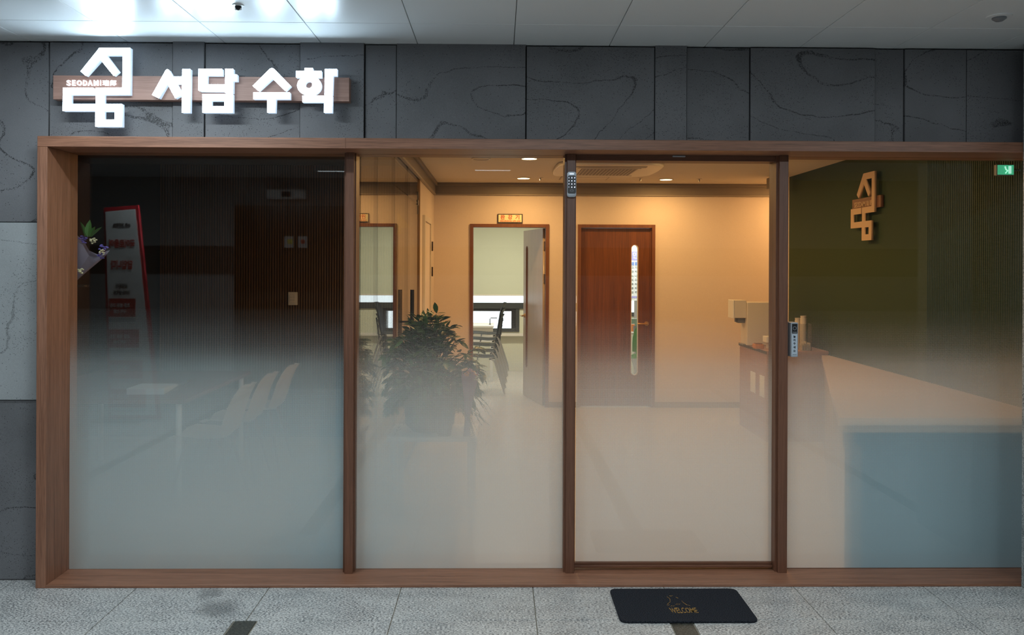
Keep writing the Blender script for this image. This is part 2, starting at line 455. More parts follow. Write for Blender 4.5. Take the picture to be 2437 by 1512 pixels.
# ---- stone wall of the facade: slabs as parts
wf = tag(mk('wall_front', bx(XL, XR, YW+.035, YW+.13, 2.24, CZ+.05), M_JOINT), 'wall of dark grey pitted basalt slabs around the shop front', 'wall', kind='structure')
xlft = aty(86, 700, YW).x
mk('wall_backing', bx(XL, xlft+.05, YW+.035, YW+.13, -.02, 2.24), M_JOINT, wf)
def slab(x0, x1, z0, z1, dy, m=M_STONE, g=.002):
    mk('stone_slab', bx(x0+g, x1-g, YW+dy, YW+.034, z0+g, z1-g, .0012), m, wf)
def wx(px): return aty(px, 220, YW).x
seams = [116, 411, 487, 714, 867, 943, 1251, 1558, 1634, 1784, 2082, 2152, 2300]
xs = [wx(p) for p in seams]
dep = [0.0, -.008, .004, -.010, .004, -.004, .002, -.008, .004, -.004, .008, 0]
for i in range(len(xs)-1):
    g = .0035 if seams[i] in (116, 867, 1251, 1784, 2152) else .0012
    slab(xs[i]+(g if 1 else 0), xs[i+1], 2.25, CZ-.006 if i not in (1, 3, 5, 7) else CZ+.002, dep[i], g=.0012)
slab(xs[-1], xs[-1]+.62, 2.25, CZ-.006, 0); slab(xs[-1]+.62, xs[-1]+1.2, 2.25, CZ-.006, .004); slab(xs[-1]+1.2, XR, 2.25, CZ-.006, 0)
z1 = aty(40, 529, YW).z; z2 = aty(40, 953, YW).z
for (a, b, d) in ((wx(116)-1.15, wx(116), 0), (wx(116)-2.3, wx(116)-1.15, .003), (XL, wx(116)-2.3, 0)):
    inn = b > -2.5
    if inn:
        g = .002; bL = curve_bm([[(a+g, z1+g), (xlft+.03, z1+g), (xlft+.03, 2.252), (b-g, 2.252), (b-g, CZ-.008), (a+g, CZ-.008)]], .016, .001)
        mk('stone_slab', xf(bL, T(0, YW+.018, 0) @ FRONT), M_STONE, wf)
    else: slab(a, b, z1, CZ-.006, d+.002)
    bb = xlft+.03 if inn else b
    slab(a, bb, z2, z1, d-.003, M_STONE2); slab(a, bb, 0.004, z2, d+.006)

# ---- wood portal frame
pf = thing('trim_1', 'brown wood portal frame around the whole shop front', 'frame', (0, YF, 0), kind='structure')
ox, ix = aty(87, 700, YF).x, aty(111, 700, YF).x
ZO = 2.270
mk('head', bx(ox, 3.4, YF, YG+.09, ZT, ZO, .0015), M_WX, pf)
mk('jamb', bx(ox, ix, YF, YG+.09, 0, ZT-.0005, .0015), M_WZ, pf)
mk('sill', bx(ix, 3.4, YF, YG+.09, 0, .014, .0015), M_WX, pf)
mk('butt_seam', bx(aty(822, 340, YF).x-.001, aty(822, 340, YF).x+.001, YF-.0006, YF+.01, ZT, ZO), M_MUL, pf)
# ---- granite pier at the right
pr = tag(mk('trim_2', bx(PIER, PIER+.6, 3.72, YF-.002, 0, CZ-.002, .004), M_GRANP), 'speckled grey granite pier at the right end of the shop front', 'pier', kind='structure')
# wall to the right of the pier, lower part
slab(3.42, 4.7, .004, 2.24, .01); slab(4.7, XR, .004, 2.24, .012)
mk('wall_backing', bx(3.4, XR, YW+.035, YW+.13, -.02, 2.24), M_JOINT, wf)

# ---- panes, mullions, door
def gx(px): return aty(px, 850, YG).x
def pane(name, label, x0, x1, z0, z1):
    t = thing(name, label, 'window', ((x0+x1)/2, YG, z0), kind='structure')
    mk('glass_pane', bx(x0, x1, YG, YG+.010, z0, z1), M_GLASS, t)
    b = bmesh.new(); vs = [b.verts.new((x, YG+.0115, z)) for x, z in ((x0, z0), (x1, z0), (x1, z1), (x0, z1))]; b.faces.new(vs)
    mk('frost_film', b, M_FILM, t)
    return t
pane('window_1', 'wide left pane of the shop front, dark room behind', gx(163.5), gx(819), .014, ZT)
pane('window_2', 'second pane of the shop front with a potted plant behind', gx(843), gx(1346), .014, ZT)
pane('window_3', 'right pane of the shop front before the green wall', gx(1875), 3.35, .014, ZT)
def mullion(i, p0, p1, y0=4.515, label='', groove=False):
    a, b = aty(p0, 850, y0).x, aty(p1, 850, y0).x
    t = thing('trim_%d' % i, label, 'mullion', ((a+b)/2, y0, .014), kind='structure')
    mk('post', bx(a, b, y0, YG+.08, .014, ZT, .0015), M_MUL, t)
    if groove:
        mk('bead', bx(a-.011, a, y0+.022, YG+.07, .014, ZT), M_MUL, t)
        mk('bead', bx(b, b+.006, y0+.03, YG+.07, .014, ZT), M_MUL, t)
    return a, b
mullion(3, 821.5, 841, label='slim brown mullion between the two left panes', groove=True)
mullion(4, 1348, 1368, label='brown mullion left of the glass door carrying the keypad', groove=True)
mullion(5, 1853.5, 1875, label='brown mullion right of the glass door carrying the push button', groove=True)
dr = thing('door_1', 'automatic sliding glass door of the shop in a brown frame', 'door', (gx(1600), YG, .014), kind='structure')
a, b = gx(1368), gx(1854)
zb = aty(1600, 1338, YG).z; zt = aty(1600, 387, YG-.02).z
mk('door_head', bx(a, b, 4.545, YG+.07, zt+.006, ZT, .001), M_MULX, dr)
mk('sensor', bx(gx(1600)-.012, gx(1625), 4.535, 4.545, ZT-.010, ZT-.002, .002), M_SILV, dr)
mk('bottom_rail', bx(gx(1366), gx(1838), YG-.020, YG+.03, .026, zb-.012, .0015), M_MULX, dr)
mk('rail_bead', bx(gx(1366), gx(1838), YG-.006, YG+.02, zb-.012, zb, .001), M_MULX, dr)
mk('meeting_stile', bx(gx(1839), gx(1850), YG-.004, YG+.06, .014, zt+.01), M_MUL, dr)
mk('glass_pane', bx(gx(1371), gx(1839), YG, YG+.010, zb, zt+.006), M_GLASS, dr)
bb = bmesh.new(); vs = [bb.verts.new((x, YG+.0115, z)) for x, z in ((gx(1371), zb), (gx(1839), zb), (gx(1839), zt), (gx(1371), zt))]; bb.faces.new(vs)
mk('frost_film', bb, M_FILM, dr)

# ---------------------------------------------------------------- interior shell
def plane_wall(name, label, bm, m): return tag(mk(name, bm, m), label, 'wall', kind='structure')
tag(mk('floor.001', bx(-3.95, 3.9, YG+.09, 13.3, -.06, .0), M_IFLOOR), 'pale beige glossy vinyl floor inside the shop', 'floor', kind='structure')
tag(mk('ceiling.002', bx(-3.85, XP-.0602, YG+.09, YR, IZ-.006, IZ-.0005), M_DARKW), 'thin dark sheet for the shade under the ceiling of the unlit left room', 'ceiling', kind='structure')  # sheet under the beige ceiling, the room's shade put into its dark colour
tag(mk('ceiling.001', bx(-3.95, 3.9, YG+.09, 13.4, IZ, IZ+.06), M_ICEIL), 'beige painted ceiling inside the shop', 'ceiling', kind='structure')
tag(mk('trim_6', bx(-3.95, 3.9, YG+.088, YW+.24, ZT+.0, IZ), M_MUL), 'lintel over the shop front seen from inside', 'lintel', kind='structure')
# back wall with two door openings
def bX(px): return aty(px, 700, YB).x
def bZ(py, px=1300): return aty(px, py, YB).z
d1 = (bX(1118), bX(1306)); d2 = (bX(1374.5), bX(1558.5)); dz = bZ(534)
wb = tag(empty('wall_back', (0, YB, 0)), 'cream papered back wall of the shop with two doors', 'wall', kind='structure')
for (x0, x1, z0, z1_) in ((XP-.04, d1[0], 0, IZ), (d1[1], d2[0], 0, IZ), (d2[1], 3.9, 0, IZ), (d1[0], d1[1], dz, IZ), (d2[0], d2[1], dz, IZ)):
    mk('wall_panel', bx(x0, x1, YB, YB+.12, z0, z1_), M_WALLP, wb)
cv = thing('trim_7', 'taupe cornice band along the top of the back wall', 'cornice', (0, YB, 0), kind='structure')
mk('band', bx(XW, 3.6, YB-.018, YB, bZ(463), IZ-.001), M_COVE, cv)
mk('top_rail', bx(XW, 3.6, YB-.045, YB-.018, bZ(444), IZ-.001, .002), M_COVE, cv)
mk('lip', bx(XW, 3.6, YB-.026, YB-.0, bZ(466), bZ(463), .001), M_COVEL, cv)
bs = thing('baseboard_back', 'low taupe baseboard of the back wall', 'baseboard', (0, YB, 0), kind='structure')
for (x0, x1) in ((XW, d1[0]), (d1[1], d2[0]), (d2[1], 3.6)):
    mk('board', bx(x0, x1, YB-.012, YB, 0, .065, .002), M_BASE, bs)
# left wall beyond the glass partition, with a plain flush door
YPE = 8.05
plane_wall('wall_left', 'short cream wall between glass partition and back wall', bx(XP-.08, XW, 8.097, YB, 0, IZ), M_WALLP)
cv2 = thing('trim_8', 'taupe cornice above the left glass partition', 'cornice', (XP, 6, 2.45), kind='structure')
mk('band', bx(XW+.0001, XW+.018, YG+.09, YB-.045, bZ(463), IZ-.001), M_COVE, cv2)
mk('top_rail', bx(XW+.018, XW+.045, YG+.09, YB-.045, bZ(444), IZ-.001, .002), M_COVE, cv2)
mk('soffit', bx(XP-.06, XW, YG+.09, 8.18, 2.45, IZ), M_WALLP, cv2)
mk('lip', bx(XW+.0001, XW+.026, YG+.09, YB-.045, bZ(467), bZ(463), .001), M_COVEL, cv2)
ld = thing('door_2', 'plain cream flush door in the short left wall', 'door', (XW, 8.4, 0), kind='structure')
mk('door_leaf', bx(XW+.0005, XW+.012, 8.47, 9.16, .005, 2.06, .001), M_WALLP, ld)
for y0, y1, z0, z1_ in ((8.41, 8.465, 0, 2.12), (9.165, 9.22, 0, 2.12), (8.465, 9.165, 2.065, 2.12)):
    mk('door_frame', bx(XW+.0005, XW+.026, y0, y1, z0, z1_, .002), M_OFFW, ld)
for z in (1.83, 1.56): mk('hinge', cyl((XW+.038, 9.17, z-.05), (XW+.038, 9.17, z+.05), .008), M_BRONZE, ld)
# green wall
gw = plane_wall('wall_right', 'dark green painted side wall with the shop logo', bx(XG, XG+.09, YG+.09, 9.05, 0, IZ), M_GREEN)
for y in [4.72+.0235*k for k in range(60)]:
    mk('reed', cyl((XG, y, .005), (XG, y, IZ-.002), .0088, n=8), M_RIBG, gw)
plane_wall('wall_right_back', 'cream wall of the recess past the green wall', bx(3.6, 3.7, 9.0, YB, 0, IZ), M_WALLP)
plane_wall('wall_right_recess', 'end of the recess behind the green wall', bx(XG+.0, 3.7, 9.05, 9.1, 0, IZ), M_WALLP)
# left dark room
YR = 8.18
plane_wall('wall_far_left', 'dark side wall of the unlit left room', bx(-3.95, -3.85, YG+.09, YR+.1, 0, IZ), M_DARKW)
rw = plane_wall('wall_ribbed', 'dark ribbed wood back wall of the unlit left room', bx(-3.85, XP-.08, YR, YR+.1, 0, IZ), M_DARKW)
k = 0; x = XP-.10
me_r = None
while x > -3.2:
    if me_r is None:
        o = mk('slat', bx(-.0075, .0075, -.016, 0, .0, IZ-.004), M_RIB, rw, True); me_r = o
    else: o = me_r.copy(); C.objects.link(o)
    o.parent = rw; o.location = (x, YR, .002); x -= .0245
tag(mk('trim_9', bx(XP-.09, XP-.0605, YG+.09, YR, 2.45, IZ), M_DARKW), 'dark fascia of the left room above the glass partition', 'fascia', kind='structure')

# ---- glass partition with door leaf
gp = thing('glass_partition', 'frameless clear glass partition along the left of the lobby', 'partition', (XP, 6.3, 0), kind='structure')
js = [YG+.09, 5.32, 6.20]
for i in range(2): mk('glass_panel', bx(XP-.006, XP+.006, js[i]+.0015, js[i+1]-.0015, .01, 2.45), M_GLASS, gp)
mk('transom_panel', bx(XP-.006, XP+.006, 6.2015, YPE, 2.205, 2.45), M_GLASS, gp)
for y in (5.32, 6.20): mk('joint_seal', bx(XP-.0065, XP+.0065, y-.0015, y+.0015, .01, 2.45), M_BLACK, gp)
mk('end_post', bx(XP-.012, XP+.018, YPE+.002, 8.095, 0, 2.45, .002), M_BRASSW, gp)
mk('floor_channel', bx(XP-.012, XP+.012, YG+.09, YPE, 0, .01), M_BLKM, gp)
gd = thing('door_3', 'frameless double glass door of the partition with black bar handles', 'door', (XP, 7.1, .01), kind='structure')
for a_, b_ in ((6.203, 7.088), (7.092, YPE)): mk('glass_leaf', bx(XP-.006, XP+.006, a_+.002, b_-.002, .012, 2.198), M_GLASS, gd)
mk('leaf_seal', bx(XP-.0065, XP+.0065, 7.0885, 7.0915, .012, 2.45), M_BLACK, gd)
mk('top_seal', bx(XP-.0065, XP+.0065, 7.092, YPE, 2.198, 2.204), M_BLACK, gd)
for sx_ in (-.055, .055):
    hb = mk('bar_handle', cyl((XP+sx_, 6.99, .93), (XP+sx_, 6.99, 1.43), .016, n=16), M_BRONZE, gd, smooth=True)
    for z in (.99, 1.17): mk('standoff', cyl((XP, 6.99, z), (XP+sx_, 6.99, z), .008), M_BRONZE, hb)
mk('patch_fitting', bx(XP-.012, XP+.012, YPE-.14, YPE-.02, 2.18, 2.23, .003), M_BLKM, gd)
mk('patch_arm', bx(XP-.010, XP+.010, YPE-.085, YPE-.065, 2.10, 2.31, .003), M_BLKM, gd)
mk('lock', bx(XP-.015, XP+.015, 7.02, 7.16, 1.09, 1.13, .003), M_GOLD, gd)

# ---- the two interior doors
def door_frame(t, x0, x1, w=.038, y0=YB-.02, y1=YB+.13):
    mk('frame_jamb', bx(x0, x0+w, y0, y1, 0, dz, .002), M_DFR, t)
    mk('frame_jamb', bx(x1-w, x1, y0, y1, 0, dz, .002), M_DFR, t)
    mk('frame_head', bx(x0+w, x1-w, y0, y1, dz-w, dz, .002), M_DFR, t)
def leaf_bm(wd, h, sx0, sx1, sz0, sz1, th=.04):
    r = (sx1-sx0)/2
    out = [(0, 0), (wd, 0), (wd, h), (0, h)]
    cx_ = (sx0+sx1)/2; hole = []
    for k in range(13): a = PI*k/12; hole.append((cx_+r*math.cos(a), sz1-r+r*math.sin(a)))
    for k in range(13): a = PI+PI*k/12; hole.append((cx_+r*math.cos(a), sz0+r+r*math.sin(a)))
    b = curve_bm([out, hole], th/2); xf(b, FRONT)
    rim = curve_bm([hole, [(cx_+(p[0]-cx_)*.86, (p[1]-(sz0+sz1)/2)*.994+(sz0+sz1)/2) for p in hole]], th/2+.003); xf(rim, FRONT)
    gl = curve_bm([hole], .003); xf(gl, FRONT)
    return b, rim, gl
def lever(t, x, z, y, s=-1, local=True):
    o = mk('handle', cyl((x, y, z), (x, y+.008*s, z), .026, n=24), M_GOLD, t, local, True)
    b = tube([(x, y, z), (x, y+.045*s, z), (x-.012, y+.052*s, z), (x-.11, y+.052*s, z)], .009, 10)
    mk('lever', b, M_GOLD, o, True, True); return o
t = thing('door_4', 'closed brown wood door with a tall slot window', 'door', (d2[0], YB, 0), kind='structure')
door_frame(t, *d2)
lw = d2[1]-d2[0]-.076; lx = d2[0]+.038
s0, s1 = bX(1502)-lx, bX(1519)-lx; sz0, sz1 = bZ(894), bZ(582)
b, rim, gl = leaf_bm(lw-.006, dz-.053, s0, s1, sz0-.012, sz1-.012)
L = T(lx+.003, YB+.05, .012)
lf = mk('door_leaf', xf(b, L), M_DOORW, t); mk('slot_rim', xf(rim, L), M_OFFW, lf); mk('slot_glass', xf(gl, L), M_GLASS, lf)
hx, hz = bX(1540)-d2[0], bZ(770)
lever(t, hx, hz, YB+.03-YB, -1)
mk('stop', bx(d2[1]-.05, d2[1]-.038, YB+.02, YB+.03, 0, dz-.038), M_DOORW, t)
t = thing('door_5', 'open wood door swung into the classroom', 'door', (d1[0], YB, 0), kind='structure')
door_frame(t, *d1)
hinge = empty('door_leaf_pivot', (0, 0, 0)); bpy.data.objects.remove(hinge)
lw1 = d1[1]-d1[0]-.08
b, rim, gl = leaf_bm(lw1, dz-.046, .12, .20, sz0-.005, sz1-.005)
ANG = math.radians(76)
# local: x=0 handle edge .. x=lw1 hinge edge ; swing so the handle edge goes back (+Y)
R = T(d1[1]-.045, YB+.13, .005) @ Matrix.Rotation(-ANG, 4, 'Z') @ T(-lw1, 0, 0)
M_DOORG = wood('grey_door_veneer', (.40, .31, .235), (.50, .40, .31), 'z', .28, 100)
lf = mk('door_leaf', xf(b, R), M_DOORG, t); mk('slot_rim', xf(rim, R), M_DFR, lf); mk('slot_glass', xf(gl, R), M_GLASS, lf)
for sgn in (-1, 1):
    hb = cyl((.06, .02*sgn, 1.0), (.06, .03*sgn, 1.0), .026, n=24)
    o = mk('handle', xf(hb, R), M_GOLD, t, smooth=True)
    mk('lever', xf(tube([(.06, .03*sgn, 1.0), (.06, .07*sgn, 1.0), (.075, .076*sgn, 1.0), (.17, .076*sgn, 1.0)], .009, 10), R), M_GOLD, o, smooth=True)
for z in (1.86, 1.48, .25):
    mk('hinge', cyl((d1[1]-.047, YB+.125, z-.05), (d1[1]-.047, YB+.125, z+.05), .009), M_STEEL, t)

# ---- descending life line sign
p = aty(1184, 509, YB-.03); q = aty(1244, 531, YB-.03)
sg = thing('life_line_sign', 'small yellow sign with red Korean writing above the open door', 'sign', ((p.x+q.x)/2, YB, (p.z+q.z)/2))
mk('rim', bx(p.x, q.x, YB-.02, YB, q.z, p.z, .003), M_DKBR, sg)
mk('face', bx(p.x+.012, q.x-.012, YB-.0225, YB-.0195, q.z+.01, p.z-.01), M_YEL, sg)
cx_, cz_ = (p.x+q.x)/2, (p.z+q.z)/2
for i, ch in enumerate('완강기'):
    mk('character', xf(text_bm(ch, .058, .001, .0012), T(cx_+(-.085, 0, .085)[i], YB-.0235, cz_+.015) @ FRONT), M_RED, sg)
mk('lettering', xf(text_bm('DESCENDING LIFE LINE', .026, .001, .0004, sx=.86), T(cx_, YB-.0235, cz_-.03) @ FRONT), M_RED, sg)

# ---------------------------------------------------------------- classrooms beyond the back wall
YC = 13.3
XC = 1.12
plane_wall('wall_classroom_left', 'left wall of the classroom', bx(-3.95, -3.85, YB+.12, YC, 0, IZ), M_CREAM)
plane_wall('wall_classroom_divider', 'wall between the two classrooms', bx(.86, .94, YB+.12, YC, 0, IZ), M_CREAM)
plane_wall('wall_classroom_right', 'right wall of the second classroom', bx(3.8, 3.9, YB+.12, YC, 0, IZ), M_CREAM)
tag(mk('trim_10', bx(-3.85, XP-.04, YB+.0, YB+.12, 0, IZ), M_CREAM), 'classroom side of the wall behind the left room', 'wall', kind='structure')
def cZ(py): return aty(1200, py, YC).z
def cX(px): return aty(px, 760, YC).x
wo = (-2.6, cX(1236), cZ(790), cZ(520))   # window opening left room
wc = tag(empty('wall_classroom', (0, YC, 0)), 'cream window wall at the far end of the classroom', 'wall', kind='structure')
for (x0, x1, z0, z1_) in ((-3.95, wo[0], 0, IZ+.06), (wo[1], .9, 0, cZ(722)), (.9, 1.3, 0, IZ+.06), (wo[0], wo[1], 0, wo[2]), (3.6, 3.9, 0, IZ+.06), (1.3, 3.6, 0, .85), (1.3, 3.6, 2.4, IZ+.06), (wo[0], .9, cZ(500), IZ+.06)):
    mk('wall_panel', bx(x0, x1, YC, YC+.1, z0, z1_), M_CREAM, wc)
wn = thing('window_4', 'classroom window with dark grey frame and an open lower sash', 'window', (0, YC, wo[2]), kind='structure')
mk('transom_bar', bx(wo[0], .9, YC-.03, YC+.06, cZ(735), cZ(721), .003), M_DKFR, wn)
mk('frame_side', bx(cX(1227), wo[1], YC-.02, YC+.06, wo[2], cZ(735), .003), M_DKFR, wn)
mk('frame_bottom', bx(wo[0], cX(1227), YC-.02, YC+.06, wo[2], cZ(782), .003), M_DKFR, wn)
mk('sash_top', bx(wo[0], cX(1227), YC-.01, YC+.05, cZ(741), cZ(735), .002), M_BLACK, wn)
mk('sash_side', bx(cX(1217), cX(1227), YC-.012, YC+.05, cZ(782), cZ(741), .002), M_BLACK, wn)
for xx in (-.52, -1.6): mk('mullion_bar', bx(xx-.03, xx+.03, YC-.012, YC+.05, wo[2], cZ(500)), M_DKFR, wn)
mk('glass_pane', bx(wo[0], cX(1217), YC+.03, YC+.036, cZ(782), cZ(741)), M_GLASS, wn)
mk('glass_pane', bx(wo[0], .9, YC+.03, YC+.036, cZ(721), cZ(500)), M_GLASS, wn)
mk('ledge', bx(-3.85, .86, YC-.10, YC, cZ(798)-.01, cZ(793), .004), M_OFFW, wn)
bd = thing('roller_blind', 'beige roller blind drawn most of the way down the classroom window', 'blind', (-.2, YC-.06, 2.4))
for (x0, x1) in ((-1.56, -.5), (-.42, .82)):
    mk('blind_cloth', bx(x0, x1, YC-.07, YC-.066, cZ(701), 2.52), M_BLIND, bd)
    mk('bottom_bar', bx(x0, x1, YC-.078, YC-.058, cZ(704), cZ(701), .003), M_OFFW, bd)
    mk('roller_tube', cyl((x0, YC-.06, 2.54), (x1, YC-.06, 2.54), .025), M_OFFW, bd, smooth=True)
cb = thing('baseboard_classroom', 'cream baseboard under the classroom window', 'baseboard', (0, YC, 0), kind='structure')
mk('board', bx(-3.85, .86, YC-.015, YC, 0, .13, .003), M_CREAM, cb)
# second room window
wn = thing('window_5', 'bright window of the second classroom behind the slot door', 'window', (2.4, YC, .85), kind='structure')
for (x0, x1, z0, z1_) in ((1.3, 1.36, .85, 2.4), (3.54, 3.6, .85, 2.4), (1.36, 3.54, .85, .91), (1.36, 3.54, 2.34, 2.4), (1.36, 3.54, 1.22, 1.30)):
    mk('frame_bar', bx(x0, x1, YC-.02, YC+.05, z0, z1_, .003), M_DKFR, wn)
mk('glass_pane', bx(1.36, 3.54, YC+.03, YC+.036, .91, 2.34), M_GLASS, wn)
# poster board in the second room
def sX(px, Y): return aty(px, 700, Y).x
YP = 12.2
ps = thing('wall_chart', 'white chart with violet header and rows of Korean letters behind the slot window', 'chart', (sX(1515, YP), YP, 1.3))
zt_, zb_ = aty(1511, 588, YP).z, aty(1511, 716, YP).z
xc0, xc1 = sX(1488, YP), sX(1542, YP)
mk('sheet', bx(xc0, xc1, YP, YP+.012, zb_, zt_), M_PAPERW, ps)
M_VIO = mat('violet_ink', (.42, .38, .72), .6); M_BLU = mat('blue_ink', (.22, .32, .62), .6)
mk('header', bx(xc0, xc1, YP-.002, YP, aty(1511, 620, YP).z, aty(1511, 599, YP).z), M_VIO, ps)
mk('header_letter', xf(text_bm('안', .10, .001, .002), T(sX(1512, YP), YP-.003, aty(1511, 608, YP).z) @ FRONT), M_PAPERW, ps)
for xk in (1505.5, 1514): mk('column_label', bx(sX(xk-3.2, YP), sX(xk+3.2, YP), YP-.002, YP, aty(1511, 632, YP).z, aty(1511, 624, YP).z), M_BLU, ps)
for i, (a_, b_) in enumerate((('그', '기'), ('크', '키'), ('느', '니'), ('드', '디'), ('트', '티'), ('르', '리'), ('므', '미'))):
    for xk, ch in ((1505.5, a_), (1513.5, b_)):
        mk('letter', xf(text_bm(ch, .036, .001), T(sX(xk, YP), YP-.002, aty(1511, 637+i*9.8, YP).z) @ FRONT), M_GREYINK, ps)
mk('footer', bx(xc0, xc1, YP-.002, YP, aty(1511, 710, YP).z, aty(1511, 705, YP).z), M_VIO, ps)
mk('stand', bx((xc0+xc1)/2-.03, (xc0+xc1)/2+.03, YP+.013, YP+.035, 0.0, zt_), M_STEEL, ps)
mk('foot', bx((xc0+xc1)/2-.2, (xc0+xc1)/2+.2, YP+.013, YP+.20, 0.0, .02), M_STEEL, ps)
dk = thing('study_desk', 'pale desk behind the slot window holding books', 'desk', (sX(1511, 11.9), 11.9, 0))
dxx = dk.location.x
mk('desk_top', bx(dxx-.4, dxx+.4, 11.62, 12.15, .70, .73, .003), M_OFFW, dk)
for sx_ in (-.37, .37):
    for yy in (11.66, 12.1): mk('leg', bx(dxx+sx_-.02, dxx+sx_+.02, yy-.02, yy+.02, 0, .70), M_OFFW, dk)
for i, (px, c, h, w_, lab) in enumerate(((1508.5, (.16, .24, .16), .17, .10, 'green textbook standing on the desk behind the slot window'), (1506, (.8, .25, .05), .10, .05, 'orange book on the desk behind the slot window'))):
    xk = sX(px, 11.8+.06*(1-i)) ; yk = 11.86-.08*i
    b = thing('book', lab, 'book', (xk, yk, .73))
    mk('cover', bx(xk-w_/2, xk+w_/2, yk, yk+.02, .73, .73+h, .002), mat('cover_%d' % i, c, .5), b)
    mk('pages', bx(xk-w_/2+.003, xk+w_/2-.002, yk+.003, yk+.017, .733, .733+h), M_PAPERW, b)
xk = sX(1513, 11.7); tag(mk('pencil_cup', lathe([(.026, 0), (.03, .08), (.027, .08), (.024, .005)], (xk, 11.72, .73), 20), M_SILVD, smooth=True), 'grey pencil cup on the desk behind the slot window', 'cup')

def school_chair(name, label, cat, m, loc, rz=0, group=None):
    """plastic shell chair with tube legs; faces -Y locally"""
    t = thing(name, label, cat, loc, rz, group)
    # seat: curved sheet
    b = bmesh.new(); nx, ny = 6, 8; g = []
    prof = [(-.21, .435), (-.19, .450), (-.08, .445), (.04, .435), (.15, .438), (.19, .455)]
    for (y, z) in prof: g.append([b.verts.new(((-.5+i/nx)*.42*(1-.12*(y > .1)), y, z+.02*abs(-1+2*i/nx)**2)) for i in range(nx+1)])
    for r in range(len(g)-1):
        for i in range(nx): b.faces.new((g[r][i], g[r][i+1], g[r+1][i+1], g[r+1][i]))
    bmesh.ops.solidify(b, geom=b.faces[:], thickness=.012)
    mk('seat', b, m, t, True, True)
    b = bmesh.new(); g = []
    for (y, z, wd) in ((.195, .50, .36), (.205, .58, .40), (.215, .68, .42), (.235, .77, .41), (.262, .83, .36), (.275, .85, .28)):
        g.append([b.verts.new(((-.5+i/nx)*wd, y-.035*abs(-1+2*i/nx)**2, z)) for i in range(nx+1)])
    for r in range(len(g)-1):
        for i in range(nx): b.faces.new((g[r][i], g[r][i+1], g[r+1][i+1], g[r+1][i]))
    bmesh.ops.solidify(b, geom=b.faces[:], thickness=.012)
    mk('backrest', b, m, t, True, True)
    for s in (-1, 1):
        mk('leg', tube([(s*.17, -.16, .435), (s*.20, -.20, .40), (s*.225, -.235, .0)], .011, 8), M_STEEL, t, True, True)
        mk('leg', tube([(s*.17, .13, .435), (s*.195, .17, .40), (s*.23, .30, .0)], .011, 8), M_STEEL, t, True, True)
        mk('back_support', tube([(s*.15, .10, .43), (s*.155, .20, .45), (s*.15, .222, .66)], .010, 8), m, t, True, True)
    mk('cross_bar', tube([(-.17, -.05, .425), (.17, -.05, .425)], .009, 8), M_STEEL, t, True, True)
    return t
# stack in the open classroom (side-on: faces -X)
cs0 = aty(1160, 925, 11.0)
names = ['lowest black chair of the stack in the classroom', 'second black chair from the floor in the classroom stack', 'third black chair from the floor in the classroom stack', 'fourth black chair from the floor in the classroom stack', 'topmost black chair of the stack in the classroom']
ch0 = school_chair('stacking_chair', names[0], 'chair', M_CHBLK, (cs0.x-.08, 11.15, 0), -PI/2, 'stacked chairs in the classroom')
for i in range(1, 5):
    c = copy_tree(ch0); c.location = (cs0.x-.08+.012*i, 11.15, .075*i); c['label'] = names[i]
school_chair('green_chair', 'green plastic chair behind the slot window of the closed door', 'chair', M_CHGRN, (sX(1497, 11.1), 11.1, 0), -PI*.38)
# white table by the classroom window
wt = thing('white_table', 'white table under the classroom window', 'table', (cX(1120), 12.3, 0))
x0, x1 = aty(1040, 800, 12.2).x, aty(1175, 800, 12.2).x
mk('table_top', bx(x0, x1, 12.0, 12.6, .76, .79, .004), M_WHITE, wt)
mk('modesty_panel', bx(x0+.03, x1-.02, 12.03, 12.045, .56, .76), M_WHITE, wt)
for xx in (x0+.03, x1-.03):
    for yy in (12.06, 12.55): mk('leg', bx(xx-.018, xx+.018, yy-.018, yy+.018, 0, .76), M_WHITE, wt)
a_ = aty(1166, 786, 12.2); hk = thing('desk_clip', 'small dark angled bracket standing on the white table', 'bracket', (a_.x, 12.2, .79))
mk('stem', tube([(a_.x, 12.2, .79), (a_.x, 12.2, .87), (a_.x+.01, 12.2, .885), (a_.x+.10, 12.2, .885)], .006, 8), M_BLACK, hk)
mk('clip', bx(a_.x-.014, a_.x+.014, 12.18, 12.22, .79, .80, .002), M_BLACK, hk)

# ---------------------------------------------------------------- ceiling fixtures inside
gl_ = 'lit downlights in the lobby ceiling'
dls = ['lit round downlight left of centre, nearest the back wall', 'lit round downlight in the ceiling before the blank cream wall', 'lit round downlight left of centre, second from the back wall', None, None, None, None]
for i, (x, y) in enumerate(DL):
    t = thing('downlight', dls[i] or ('lit round downlight hidden behind the door head' if i == 3 else 'lit round downlight in the recess behind the right mullion' if i == 6 else 'lit round downlight close inside the shop front, %s' % ('left' if i == 4 else 'right')), 'light', (x, y, IZ), 0, gl_)
    mk('ring', lathe([(.078, 0), (.078, -.007), (.066, -.009), (.066, 0)], (x, y, IZ), 36), M_RING, t, smooth=True)
    mk('diffuser', cyl((x, y, IZ-.007), (x, y, IZ-.001), .0655, n=36), M_DOWN, t)
p = atz(1145, 377, IZ)
t = thing('ceiling_speaker', 'unlit round flush speaker in the lobby ceiling', 'speaker', (p.x, p.y, IZ))
mk('ring', lathe([(.085, 0), (.085, -.008), (.070, -.010), (.070, 0)], p, 36), M_OFFW, t, smooth=True)
mk('grille', cyl((p.x, p.y, IZ-.005), (p.x, p.y, IZ-.001), .070, n=36), M_ICEIL, t)
